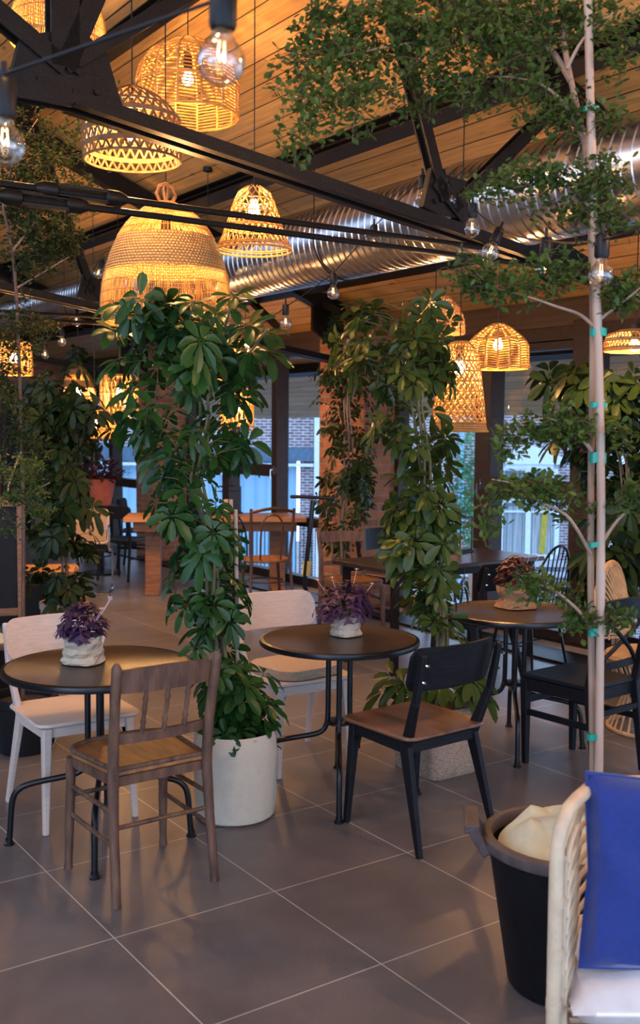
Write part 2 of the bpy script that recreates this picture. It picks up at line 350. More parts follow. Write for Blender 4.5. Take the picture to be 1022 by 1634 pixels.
# walls out of view but holding the light in
w = MB(); w.box((-5.4, 6.2, 1.7), (.2, 21, 3.6)); struct(w.build('wall_left', M['plaster'], smooth=False))
w = MB(); w.prism([(-5.3, 16.2, 0), (6.4, 16.2, 0), (6.4, 16.2, roof(6.4)+.05), (-.7, 16.2, roof(-.7)+.05), (-5.3, 16.2, 3.6)], (0, .2, 0)); struct(w.build('wall_back', M['brick_in'], smooth=False))
w = MB(); w.prism([(5.32, 16.17, 0), (5.68, 16.17, 0), (5.68, 16.17, 2.3), (5.32, 16.17, 2.3)], (0, .06, 0)); d1 = struct(w.build('door_1', M['steel'], smooth=False))
w = MB()
for x in (5.28, 5.72): w.box((x, 16.15, 1.17), (.07, .1, 2.34))
w.box((5.5, 16.15, 2.34), (.5, .1, .08)); w.build('door_frame', M['frame'], d1, smooth=False)
# piers
def pier(y0, y1):
    p = MB(); p.box(((PIERX+XW+.1)/2, (y0+y1)/2, roof(PIERX)/2), (XW+.1-PIERX, y1-y0, roof(PIERX)+.02)); return struct(p.build('wall_pier', M['brick_in'], smooth=False, bevel=.006))
piers = [(-.8, 0), (3.49, 4.2), (7.72, 8.45), (11.95, 12.67)]
for a_, b_ in piers: pier(a_, b_)
w = MB()
w.box((XW+.06, 6.2, 2.62), (.14, 20.6, .26)); struct(w.build('wall_right', M['header'], smooth=False))
t_ = MB(); t_.box((XW-.10, 6.2, .008), (.2, 20, .016)); struct(t_.build('trim_1', M['sill'], smooth=False))
t_ = MB(); t_.box((XW-.38, 6.2, .010), (.34, 20, .02)); struct(t_.build('trim_2', M['steel'], smooth=False))  # dark strip standing in for the shadowed floor along the windows
# windows: frame, panes and inner sashes, one window for each bay between the piers
def bay(n, y0, y1, posts, rails, top):
    e = bpy.data.objects.new('window_%d' % n, None); C.objects.link(e); e.location = (XW, (y0+y1)/2, 0); struct(e)
    cy = (y0+y1)/2; L = y1-y0
    fr = MB()
    fr.box((.03, 0, .055), (.13, L, .11)); fr.box((.03, 0, (top+2.52)/2), (.13, L, 2.52-top))
    fr.box((.03, -L/2+.03, 1.3), (.13, .06, 2.5)); fr.box((.03, L/2-.03, 1.3), (.13, .06, 2.5))
    ys = [y0+.06]
    for (a_, b_) in posts:
        fr.box((.02, (a_+b_)/2-cy, 1.3), (.16, b_-a_, 2.5)); ys += [a_, b_]
    ys.append(y1-.06)
    for (a_, b_, z0, z1) in rails:
        fr.box((.01, (a_+b_)/2-cy, (z0+z1)/2), (.14, b_-a_, z1-z0))
        fr.box((-.055, (a_+b_)/2-cy, (z0+z1)/2), (.012, (b_-a_)*.97, (z1-z0)*.35))
    fr.build('window_frame', M['frame'], e, smooth=False, bevel=.004)
    for i in range(0, len(ys), 2):
        a_, b_ = ys[i], ys[i+1]
        g = MB(); g.add([(.045, a_-cy, .1), (.045, b_-cy, .1), (.045, b_-cy, top+.01), (.045, a_-cy, top+.01)], [(0, 1, 2, 3)])
        g.build('window_pane', M['winglass'], e, smooth=False)
    hd = MB()
    for (a_, b_) in posts:
        hd.box((-.07, (a_+b_)/2-cy, 1.24), (.02, .018, .09)); hd.tube([(-.08, (a_+b_)/2-cy, 1.25), (-.11, (a_+b_)/2-cy, 1.25), (-.112, (a_+b_)/2-cy, 1.15)], .008, 6)
    if posts: hd.build('window_handle', M['chrome'], e)
    return e
bay(1, 4.2, 7.72, [(6.41, 6.6), (5.3, 5.53)], [(5.53, 6.41, 1.17, 1.30), (4.26, 5.3, 1.17, 1.30), (5.53, 6.41, 2.34, 2.40)], 2.41)
bay(2, 8.45, 11.95, [(9.76, 9.87), (10.82, 10.98)], [(9.87, 10.82, 1.17, 1.30), (8.5, 9.76, .66, .76), (10.98, 11.9, 1.17, 1.30)], 2.52)
bay(3, 12.67, 16.1, [(14.2, 14.33)], [(12.7, 14.2, .86, .98), (14.33, 16.1, .86, .98)], 2.45)
bay(4, 0, 3.49, [(1.1, 1.22), (2.3, 2.42)], [(0, 1.1, 1.17, 1.3), (2.42, 3.49, 1.17, 1.3)], 2.45)
# ================================================================ steel roof
def purlin(x, lab):
    p = MB(); z = roof(x)
    R = Matrix.Rotation(TH, 3, 'Y')
    p.box((0, 0, -.06), (.09, 20.6, .012)); p.box((0, 0, -.115), (.11, 20.6, .014)); p.box((0, 0, -.006), (.11, 20.6, .012)); p.box((0, 0, -.06), (.03, 20.6, .11))
    o = p.build('roof_purlin', M['steel'], smooth=False); o.location = (x, 6.2, z); o.rotation_euler = (0, TH, 0)
    return tag(o, lab, 'roof beam', 'long black purlins under the planks')
for x, lab in ((4.10, 'long black steel purlin crossing mid ceiling above the silver duct'), (5.446, 'long black steel purlin nearest above the windows'),
               (2.76, 'long black steel purlin high up, behind the tree crown at the top'), (1.42, 'highest black steel purlin in the top left corner'),
               (7.0, 'black steel purlin under the eaves outside the windows')):
    purlin(x, lab)
def truss(Y, lab):
    t = thing('roof_truss', lab, 'roof truss', (0, Y, 0), 0, 'black steel roof trusses')
    def P(u, v, off=0): p = on_y(u, v, Y1); return Vector((p.x, off, p.z))
    chord = MB()
    a0, a1, a2 = P(-20, 150), P(110, 158), P(935, 437)
    end = a2+(a2-a1).normalized()*2.2
    end = a2+(a2-a1)*((XW-.42-a2.x)/(a2.x-a1.x))
    for off in (-.03, .03):
        o_ = Vector((0, off, 0))
        chord.bar(a0+o_-Vector((2.2, 0, -.02)), a1+o_, .012, .075, (0, 1, 0)); chord.bar(a1+o_, end+o_, .012, .06, (0, 1, 0))
        chord.bar(a1+o_*1.6+Vector((0, 0, -.03)), end+o_*1.6+Vector((0, 0, -.028)), .045, .010, (0, 1, 0))
    chord.build('bottom_chord', M['steel'], t, smooth=False)
    # rafter under the ceiling
    raf = MB()
    r0 = Vector((-.6, 0, roof(-.6)-.10)); r1 = Vector((XW-.2, 0, roof(XW-.2)-.10))
    for off in (-.035, .035): raf.bar(r0+Vector((0, off, 0)), r1+Vector((0, off, 0)), .014, .14, (0, 1, 0))
    raf.bar(r0+Vector((0, 0, -.07)), r1+Vector((0, 0, -.07)), .11, .012, (0, 1, 0)); raf.build('rafter', M['steel'], t, smooth=False)
    def rafz(x): return roof(x)-.10
    # struts
    N = P(705, 322)
    def strut(p, q, w=.05):
        s = MB()
        for off in (-.028, .028): s.bar(Vector((p.x, off, p.z)), Vector((q.x, off, q.z)), .010, w, (0, 1, 0))
        s.bar(Vector((p.x, 0, p.z)), Vector((q.x, 0, q.z)), .05, .010, (0, 1, 0)); s.build('strut', M['steel'], t, smooth=False)
    g = P(640, 60); k = (g-N); k = k/k.z
    h_ = (rafz(N.x)-N.z)/(1+.39*k.x); strut(N, N+k*h_, .055)
    g = P(860, 190); k = (g-N); k = k/k.z
    h_ = (rafz(N.x)-N.z)/(1+.39*k.x); strut(N+Vector((.05, 0, -.03)), N+k*h_, .06)
    G1 = P(100, 110)
    for (u, v, w) in ((99, -30, .11), (165, -40, .075), (330, -26, .055), (-30, 0, .07)):
        q = P(u, v); k = q-G1
        if u > 0 and u < 400:
            hh = (rafz(G1.x)-G1.z)/(k.z+.39*k.x); strut(G1, G1+k*hh, w)
        else: strut(G1, G1+k*6, w)
    strut(P(740, 352), P(690, 290), .07)
    # gusset plates
    gp = MB(); gp.prism([P(u, v, -.02) for (u, v) in ((8, 152), (30, 62), (118, 44), (166, 84), (194, 176), (150, 168), (90, 160))], (0, .04, 0)); gp.build('gusset_plate', M['steel'], t, smooth=False)
    gp = MB(); gp.prism([P(u, v, -.018) for (u, v) in ((672, 330), (686, 268), (712, 282), (742, 290), (752, 352), (700, 345))], (0, .036, 0)); gp.build('gusset_plate', M['steel'], t, smooth=False)
    gp = MB(); gp.prism([P(u, v, -.018) for (u, v) in ((838, 392), (905, 392), (950, 420), (958, 450), (880, 428))], (0, .036, 0)); gp.build('gusset_plate', M['steel'], t, smooth=False)
    # knee from heel to pier
    hb = MB(); hb.prism([(XW-.75, -.02, 2.62), (XW-.4, -.02, 2.40), (XW-.4, -.02, 2.98), (XW-.75, -.02, 2.96)], (0, .04, 0)); hb.build('bearing_plate', M['steel'], t, smooth=False)
    for (u, v) in ((120, 118), (60, 130), (150, 150), (700, 300), (720, 330), (735, 345), (690, 322)):
        p = P(u, v); tubes('bolt', M['steel'], t, [[(p.x, -.034, p.z), (p.x, .034, p.z)]], .012, 6)
    # twin tie rods with turnbuckles
    for (u0, v0, u1, v1, uu0, uu1, off) in ((-10, 291, 860, 407, 68, 190, .0), (-10, 311, 860, 424, 10, 128, .0)):
        p, q = P(u0, v0), P(u1, v1); d = (q-p).normalized()
        r = MB(); r.tube([p-d*2.5, q+d*.15], .0135, 8)
        rod = r.build('tie_rod', M['steel'], t)
        a_ = P(uu0, v0+(uu0-u0)*(v1-v0)/(u1-u0)); b_ = P(uu1, v0+(uu1-u0)*(v1-v0)/(u1-u0))
        tb = MB(); up = Vector((0, 1, 0)).cross(d)
        for sgn in (-1, 1): tb.bar(a_+up*.020*sgn, b_+up*.020*sgn, .036, .012, (0, 1, 0))
        for e_, s_ in ((a_, 1), (b_, -1)): tb.tube([e_-d*.03*s_, e_, e_+d*.05*s_, e_+d*.06*s_], [.018, .031, .031, .02], 10)
        tb.build('turnbuckle', M['steel'], rod)
    return t
t1 = truss(Y1, 'nearest black steel truss, its tie rods crossing in front of the big basket lamp')
dup(t1, (0, Y1+DY, 0), 0, 'second black steel truss, landing on the brick pier between the windows')
dup(t1, (0, Y1+2*DY, 0), 0, 'farthest black steel truss, seen small above the left end of the room')
# wind braces near the eaves between trusses 1 and 2
def brace(p, q, lab):
    b = MB(); b.bar(p, q, .06, .012); b.bar(Vector(p)+Vector((0, 0, -.03)), Vector(q)+Vector((0, 0, -.03)), .012, .06)
    tag(b.build('roof_brace', M['steel'], smooth=False), lab, 'roof brace', 'flat black braces under the eaves')
brace(on_y(393, 470, 9.2), on_y(445, 520, 8.15), 'short black brace left of the hanging bulb by the brick pier')
brace(on_y(470, 455, 8.3), on_y(565, 505, 7.75), 'short black brace right of the hanging bulb by the brick pier')
# duct
def duct():
    t = thing('ventilation_duct', 'large spiral ribbed silver air duct running under the plank ceiling', 'air duct', (4.4, 0, 3.019))
    def run(y0, y1, r, dx, dz, nm):
        prof = []; y = y0; i = 0
        while y < y1:
            prof += [(r, y), (r, y+.052), (r+.006, y+.058), (r+.006, y+.064)]; y += .070
        m = MB(); n = 40; vs = []; fs = []
        for (rr, yy) in prof:
            for k in range(n):
                a = 2*PI*k/n; vs.append((dx+rr*math.cos(a), yy+.07*k/n, dz+rr*math.sin(a)))
        for i in range(len(prof)-1):
            for k in range(n-1): fs.append((i*n+k, i*n+k+1, (i+1)*n+k+1, (i+1)*n+k))
            if i+4 < len(prof)-1: fs.append((i*n+n-1, (i+4)*n, (i+5)*n, (i+1)*n+n-1))
        m.add(vs, fs); return m.build(nm, M['duct'], t)
    run(-2.5, 9.2, .265, 0, 0, 'duct_tube')
    run(9.75, 16, .165, .02, .10, 'narrow_duct_tube')
    m = MB(); pr = [(.265, 9.2), (.27, 9.3), (.165, 9.75), (.165, 9.8)]; n = 40; vs = []; fs = []
    for i, (rr, yy) in enumerate(pr):
        dz = 0 if i < 2 else .10; dx = 0 if i < 2 else .02
        for k in range(n): a = 2*PI*k/n; vs.append((dx+rr*math.cos(a), yy, dz+rr*math.sin(a)))
    for i in range(3):
        for k in range(n): fs.append((i*n+k, i*n+(k+1) % n, (i+1)*n+(k+1) % n, (i+1)*n+k))
    m.add(vs, fs); m.build('duct_reducer', M['duct'], t)
    for y in (4.72, 8.9):
        m = MB(); n = 40; vs = []; fs = []
        for (rr, yy) in ((.268, y-.03), (.285, y-.028), (.285, y+.028), (.268, y+.03)):
            for k in range(n): a = 2*PI*k/n; vs.append((rr*math.cos(a), yy, rr*math.sin(a)))
        for i in range(3):
            for k in range(n): fs.append((i*n+k, i*n+(k+1) % n, (i+1)*n+(k+1) % n, (i+1)*n+k))
        m.add(vs, fs); m.build('duct_collar', M['duct'], t)
    for y in (1.5, 6.0, 10.6, 14):
        m = MB()
        for s in (-1, 1): m.tube([(s*.27, y, 0), (s*.27, y, roof(4.4+s*.27)-3.019)], .004, 6)
        m.tube([(.275*math.cos(a), y, .275*math.sin(a)) for a in [PI+PI*k/16 for k in range(17)]], .005, 6); m.build('hanger', M['steel'], t)
duct()
# ================================================================ outside
def outside():
    S = 27/1664
    def RZ(u, v): return ((u-511)*S, CAMH+(687-v)*S)
    def origin(name, lab, cat): t = thing(name, lab, cat, Vector((math.sin(YAW)*27, math.cos(YAW)*27, 0)), -YAW); return t
    b = origin('brick_house', 'purple-grey brick house with white windows across the street', 'building')
    x0, x1 = RZ(640, 0)[0], RZ(1250, 0)[0]; zt = RZ(0, 560)[1]
    m = MB(); m.box(((x0+x1)/2, 2.5, (zt-6)/2), (x1-x0, 5, zt+6)); m.build('wall', M['brick_out'], b, smooth=False)
    def win(u0, u1, v0, v1, ped, curt):
        (xa, za), (xb, zb) = RZ(u0, v1), RZ(u1, v0); cx = (xa+xb)/2; w = xb-xa; h = zb-za
        m = MB(); T = .12
        m.box((cx, -.06, zb-T/2), (w, .14, T)); m.box((cx, -.06, za+T/2), (w, .14, T)); m.box((xa+T/2, -.06, (za+zb)/2), (T, .14, h)); m.box((xb-T/2, -.06, (za+zb)/2), (T, .14, h))
        m.box((cx-.02, -.055, (za+zb)/2), (.13, .12, h)); m.box((cx+w*.22, -.05, zb-h*.22), (w*.45, .09, .05)); m.box((cx-w*.22, -.05, zb-h*.22), (w*.45, .09, .05))
        fr = m.build('window', M['whitepaint'], b, smooth=False)
        g = MB(); g.box((cx, -.02, (za+zb)/2), (w-.1, .03, h-.1)); g.build('pane', M['darkpane'], fr, smooth=False)
        if curt:
            k = MB()
            vs = []; fs = []; nn = 60
            for i in range(nn+1):
                xx = xa+T+(w-2*T)*i/nn
                yy = -.045+.012*math.sin(i*1.7)+.006*math.sin(i*.6)
                if .43 < i/nn < .5: yy = -.03
                vs += [(xx, yy, za+T), (xx, yy, zb-T-.1)]
            for i in range(nn):
                fs.append((2*i, 2*i+2, 2*i+3, 2*i+1))
            k.add(vs, fs); k.build('curtain', M['curtain'], fr)
            k = MB(); k.box((cx+w*.25, -.07, (za+zb)/2-.05), (.16, .03, h*.75), Matrix.Rotation(.06, 3, 'Y')); k.build('yellow_cloth', M['yellow'], fr, smooth=False)
        s = MB(); s.box((cx, -.12, za-.1), (w+.3, .3, .16)); s.build('window_sill', M['stone'], fr, smooth=False)
        if ped:
            s = MB(); s.prism([(xa-.2, -.18, zb), (xb+.2, -.18, zb), (xb+.15, -.18, zb+.16), (cx, -.18, zb+.52), (xa-.15, -.18, zb+.16)], (0, .2, 0)); s.build('pediment', M['whitepaint'], fr, smooth=False)
    win(796, 889, 738, 778, True, False); win(796, 893, 792, 890, False, True)
    win(985, 1075, 738, 778, True, False); win(985, 1080, 792, 890, False, True)
    m = MB(); z = RZ(0, 913)[1]; m.box(((x0+x1)/2, -.12, z), (x1-x0, .26, .14)); z = RZ(0, 963)[1]; m.box(((x0+x1)/2, -.1, z), (x1-x0, .2, .10)); m.build('string_course', M['stone'], b, smooth=False)
    m = MB()
    for u in (735, 930): x = RZ(u, 0)[0]; m.tube([(x, -.12, zt), (x, -.12, -6)], .07, 8)
    m.build('downspout', M['bluepanel'], b)
    g = origin('garage', 'pale blue panelled garage front under a brick upper wall across the street', 'building')
    xa, xb = RZ(20, 0)[0], RZ(500, 0)[0]
    z1, z2 = RZ(0, 714)[1], RZ(0, 736)[1]
    m = MB(); m.box(((xa+xb)/2, 2.5, (RZ(0, 560)[1]+z1)/2), (xb-xa, 5, RZ(0, 560)[1]-z1)); m.build('wall', M['brick_out'], g, smooth=False)
    m = MB(); m.box(((xa+xb)/2, 2.4, (z1+z2)/2), (xb-xa+.1, 5.1, z1-z2)); m.build('lintel_beam', M['bluedark'], g, smooth=False)
    m = MB(); vs = []; fs = []; nn = int((xb-xa-.4)/.05)
    for i in range(nn+1):
        xx = xa+.05*i; yy = .12+(.06 if (i//6) % 2 else 0)
        vs += [(xx, yy, -6), (xx, yy, z2)]
    for i in range(nn): fs.append((2*i, 2*i+2, 2*i+3, 2*i+1))
    m.add(vs, fs); m.build('corrugated_panel', M['bluepanel'], g, smooth=False)
    m = MB(); m.box((xb-.12, 1, (z2-6)/2), (.45, 2, z2+6)); m.build('brick_post', M['brick_out'], g, smooth=False)
    m = MB(); m.box(((xa+xb)/2, -.15, z2-.1), (xb-xa, .08, .07)); m.build('white_rail', M['whitepaint'], g, smooth=False)
    m = MB(); x = RZ(506, 0)[0]; m.box((x+.02, -.1, -1.5), (.2, .2, 9)); m.build('downpipe', M['whitepaint'], g, smooth=False)
    # fence with spikes before the garage
    m = MB()
    fence = origin('spiked_fence', 'thin dark spiked fence in front of the pale blue garage', 'fence')
    for i in range(60):
        x = RZ(372, 0)[0]-1+i*.09
        m.tube([(x, -3, -2.2), (x, -3, -.35), (x, -3, -.28)], [.012, .012, .003], 4)
    m.build('pickets', M['steel'], fence); m = MB()
    for z in (-.5, -2.0): m.tube([(RZ(350, 0)[0]-1, -3, z), (RZ(505, 0)[0], -3, z)], .02, 5)
    m.build('fence_rail', M['steel'], fence)
    # garden tree beyond the glass
    tr = origin('garden_tree', 'bright green garden tree outside, between the brick pier and the dark mullion', 'tree')
    tx, tz = RZ(708, 760)
    m = MB(); m.tube([(tx, -5, -6), (tx+.05, -5, tz-.3), (tx, -5, tz+.2)], [.09, .06, .03], 8); m.build('trunk', M['bark'], tr)
    rnd = random.Random(3); m = MB()
    for i in range(1500):
        a = rnd.random()*2*PI; e = rnd.uniform(-1, 1); r = rnd.random()**.4
        p = Vector((tx+math.cos(a)*.62*r*math.sqrt(1-e*e), -5+math.sin(a)*.55*r, tz-.1+e*1.5*r))
        d = Vector((rnd.uniform(-1, 1), rnd.uniform(-1, 1), rnd.uniform(-1, .4))).normalized(); s = d.cross(Vector((0, 0, 1))).normalized()*.04
        m.add([p, p+d*.06+s, p+d*.14, p+d*.06-s], [(0, 1, 2, 3)])
    m.build('foliage', M['gardenleaf'], tr)
    m = MB(); m.box((26, 20, -6.05), (70, 80, .1)); struct(m.build('ground', M['asphalt'], smooth=False))
outside()
# ================================================================ furniture
def rrect(w, d, r, n=5, front=None):
    pts = []
    for (sx, sy, a0) in ((1, 1, 0), (-1, 1, PI/2), (-1, -1, PI), (1, -1, 1.5*PI)):
        for k in range(n+1):
            a = a0+PI/2*k/n; pts.append((sx*(w/2-r)+r*math.cos(a), sy*(d/2-r)+r*math.sin(a)))
    return pts
def slab(poly, z0, z1, dish=0, rim=.006):    # rounded board with a dished top
    m = MB(); n = len(poly); rings = []
    cx = sum(p[0] for p in poly)/n; cy = sum(p[1] for p in poly)/n
    def ring(s, z, dz=0): return [(cx+(x-cx)*s, cy+(y-cy)*s, z) for (x, y) in poly]
    L = [(.2, z0), (.97, z0), (1, z0+rim), (1, z1-rim), (.985, z1), (.8, z1-dish*.45), (.55, z1-dish*.85), (.25, z1-dish)]
    vs = []
    for (s, z) in L: vs += ring(s, z)
    fs = []
    for i in range(len(L)-1):
        for k in range(n): fs.append((i*n+k, i*n+(k+1) % n, (i+1)*n+(k+1) % n, (i+1)*n+k))
    fs.append(tuple(range(n))[::-1]); fs.append(tuple((len(L)-1)*n+k for k in range(n)))
    m.add(vs, fs); return m
def curved_panel(w, z0, z1, y, bow, th, r=.03, lean=0, rows=8, cols=16, crown=0):  # bent ply board, bowed towards -y
    m = MB(); vs = []; fs = []
    def zz(t, x): 
        e = abs(x)/(w/2); c = 0
        k = max(0, (abs(x)-(w/2-r))/r); c = r*(1-math.sqrt(max(0, 1-k*k)))
        top = z1-c+crown*(1-e*e); bot = z0+c
        return bot+(top-bot)*t
    for side in (0, 1):
        for i in range(rows+1):
            for j in range(cols+1):
                x = -w/2+w*j/cols; z = zz(i/rows, x)
                yy = y-bow*(1-(2*x/w)**2)-lean*(z-z0)+(th if side else 0)
                vs.append((x, yy, z))
    q = (rows+1)*(cols+1)
    for s in (0, 1):
        for i in range(rows):
            for j in range(cols):
                a = s*q+i*(cols+1)+j; fs.append((a, a+1, a+cols+2, a+cols+1) if not s else (a+1, a, a+cols+1, a+cols+2))
    for i in range(rows):
        a = i*(cols+1); fs.append((a, a+cols+1, a+q+cols+1, a+q)); a += cols; fs.append((a+cols+1, a, a+q, a+q+cols+1))
    for j in range(cols):
        fs.append((j, j+q, j+q+1, j+1)); a = rows*(cols+1)+j; fs.append((a+1, a+q+1, a+q, a))
    m.add(vs, fs); return m
def oak_chair(label, loc, rz, legm, seatm, backm, bolts=False):
    t = thing('dining_chair', label, 'chair', loc, rz)
    slab(rrect(.46, .44, .05), .452, .470, .008).build('seat', seatm, t)
    ap = MB()
    ap.bar((-.17, .17, .425), (.17, .17, .425), .02, .045, (0, 1, 0)); ap.bar((-.185, .17, .425), (-.185, -.17, .415), .02, .05, (1, 0, 0)); ap.bar((.185, .17, .425), (.185, -.17, .415), .02, .05, (1, 0, 0)); ap.bar((-.18, -.17, .415), (.18, -.17, .415), .02, .04, (0, 1, 0))
    for s in (-1, 1):
        for k in range(4):   # curved gusset under the seat
            a = k/4
            ap.bar((s*(.17-.07*a), .17, .425), (s*.17, .17, .33+.09*a), .018, .02, (0, 1, 0))
            ap.bar((s*.185, .17-.07*a, .425), (s*.185, .17, .33+.09*a), .018, .02, (1, 0, 0))
    ap.build('seat_frame', legm, t, smooth=False)
    for s in (-1, 1):
        m = MB(); m.bar((s*.182, .172, .445), (s*.2, .20, 0), .040, .042, (1, 0, 0), .024, .026); m.build('leg', legm, t, smooth=False, bevel=.006)
    for s in (-1, 1):
        m = MB(); m.bar((s*.188, -.15, .45), (s*.215, -.275, 0), .026, .062, (1, 0, 0), .022, .028)
        m.bar((s*.19, -.165, .43), (s*.212, -.235, .62), .026, .050, (1, 0, 0), .024, .036)
        m.bar((s*.212, -.235, .615), (s*.215, -.28, .82), .024, .036, (1, 0, 0), .022, .026)
        m.build('rear_leg', legm, t, smooth=False, bevel=.006)
    curved_panel(.46, .655, .838, -.215 if not bolts else -.20, .045, .014, .06 if not bolts else .035, .22, cols=28).build('backrest', backm, t)
    if bolts:
        m = MB()
        for s in (-1, 1):
            for z in (.71, .78): m.tube([(s*.214, -.272-(z-.68)*.25, z), (s*.214, -.284-(z-.68)*.25, z)], .006, 8)
        m.build('bolt', M['chrome'], t)
    return t
W1 = oak_chair('white-washed oak chair behind the left round table', (1.70, 4.30, 0), PI-.03, M['whitewood'], M['whitewood'], M['whitewood'])
W2 = dup(W1, (2.90, 4.34, 0), PI-.10, 'white-washed oak chair with a tan cushion, behind the middle round table')
B1 = oak_chair('black oak chair with brown seat in front of the middle round table', (2.835, 3.34, 0), .05, M['blackwood'], M['brownseat'], M['blackwood'], True)
cu = slab(rrect(.40, .38, .11, 8), 0, .045, -.006, .018).build('seat_cushion', M['cushtan']); cu.location = (2.90, 4.345, .471); cu.rotation_euler = (0, 0, .1)
tag(cu, 'tan fabric pad lying on the seat of a white chair', 'cushion')
def spindle_chair(label, loc, rz, group=None):
    t = thing('antique_chair', label, 'chair', loc, rz)
    W = .20
    # seat: frame ring with inset panel; front (+y) wide and rounded
    poly = []
    for k in range(25):
        a = PI*k/24; poly.append((.215*math.cos(a)*(1 if k not in (0, 24) else 1), .10+.115*math.sin(a)**.6 if 0 < k < 24 else .10))
    poly += [(-.185, -.19), (.185, -.19)]
    slab(poly, .452, .482, .012, .008).build('seat', M['oldseat'], t)
    m = MB(); m.tube([(x*1.0, y, .480) for (x, y) in [(p[0]*.97, p[1]*.97) for p in poly]], .011, 8, closed=True)
    m.build('seat_rim', M['oldwood'], t)
    ap = MB(); n = len(poly)
    for k in range(n):
        a, b = poly[k], poly[(k+1) % n]; ap.bar((a[0]*.95, a[1]*.95, .437), (b[0]*.95, b[1]*.95, .437), .016, .035)
    ap.build('seat_frame', M['oldwood'], t)
    for s in (-1, 1):
        m = MB(); m.tube([(s*.195, .165, .44), (s*.197, .17, .40), (s*.20, .18, .2), (s*.203, .187, .03), (s*.204, .188, 0)], [.020, .019, .018, .014, .017], 12); m.build('leg', M['oldwood'], t)
    for s in (-1, 1):
        m = MB(); m.tube([(s*.20, -.235, 0), (s*.195, -.205, .25), (s*.19, -.19, .45), (s*.192, -.205, .62), (s*.20, -.245, .83), (s*.201, -.250, .865), (s*.201, -.252, .88)], [.017, .018, .021, .019, .018, .017, .008], 12)
        m.build('rear_leg', M['oldwood'], t)
    curved_panel(.39, .765, .845, -.225, .03, .018, .01, .1, crown=.012).build('top_rail', M['oldwood'], t)
    curved_panel(.38, .575, .612, -.193, .025, .018, .005, .05).build('lower_rail', M['oldwood'], t)
    for i in range(3):
        x = (i-1)*.085; b = .025*(1-(x/.19)**2)
        m = MB(); pts = []; rr = []
        for k in range(15):
            q = k/14; pts.append((x, -.193-b+.006-.04*q, .60+.175*q))
            rr.append((.007, .009, .011, .008, .012, .008, .0075, .009, .010, .009, .0085, .012, .008, .009, .007)[k])
        m.tube(pts, rr, 8); m.build('spindle', M['oldwood'], t)
    for s in (-1, 1): tubes('stretcher', M['oldwood'], t, [[(s*.197, .172, .33), (s*.193, -.198, .33)], [(s*.199, .176, .22), (s*.195, -.208, .21)]], .009)
    tubes('stretcher', M['oldwood'], t, [[(-.194, -.2, .275), (.194, -.2, .275)], [(-.2, .175, .29), (.2, .175, .29)]], .009)
    if group: t['group'] = group
    return t
A1 = spindle_chair('worn brown antique chair with three turned spindles, in front of the left table', (1.66, 3.565, 0), .02)
p = at(562, 900, 8.45)
dup(A1, (p.x, p.y, 0), PI-.25, 'brown antique spindle-back chair against the brick pier, behind the dark square table')
def cross_chair(label, loc, rz):
    t = thing('cross_back_chair', label, 'chair', loc, rz)
    slab([(-.21, .21), (-.19, -.20), (.19, -.20), (.21, .21)][::-1], .445, .468, .006, .006).build('seat', M['blackwood'], t)
    ap = MB()
    for (a, b) in (((-.2, .19), (.2, .19)), ((-.2, .19), (-.18, -.18)), ((.2, .19), (.18, -.18)), ((-.18, -.18), (.18, -.18))): ap.bar((*a, .415), (*b, .415), .02, .06)
    ap.build('seat_frame', M['blackwood'], t, smooth=False)
    for s in (-1, 1):
        m = MB(); m.bar((s*.195, .19, .44), (s*.19, .185, 0), .042, .042, (1, 0, 0), .028, .028); m.build('leg', M['blackwood'], t, smooth=False, bevel=.004)
        m = MB(); m.bar((s*.185, -.19, .46), (s*.19, -.25, 0), .03, .045, (1, 0, 0), .028, .03); m.bar((s*.185, -.19, .44), (s*.195, -.265, .86), .028, .042, (1, 0, 0), .024, .028); m.build('rear_leg', M['blackwood'], t, smooth=False, bevel=.004)
    curved_panel(.42, .79, .885, -.245, .035, .018, .02, .12, crown=.015).build('top_rail', M['blackwood'], t)
    curved_panel(.37, .54, .575, -.20, .02, .016, .005, .05).build('lower_rail', M['blackwood'], t)
    for s in (-1, 1):
        m = MB(); m.tube([(s*.165, -.205, .56), (s*.08, -.235, .63), (0, -.25-.004*s, .685), (-s*.08, -.262, .745), (-s*.165, -.255, .80)], .011, 8); m.build('cross_bar', M['blackwood'], t)
    for (a, b) in (((.19, .187, .27), (.188, -.215, .27)), ((-.19, .187, .27), (-.188, -.215, .27)), ((-.19, .187, .33), (.19, .187, .33)), ((-.188, -.215, .33), (.188, -.215, .33))):
        MB().bar(a, b, .018, .029).build('stretcher', M['blackwood'], t, smooth=False)
    return t
cross_chair('black cross-back chair in front of the right round table', (4.07, 3.50, 0), .06)
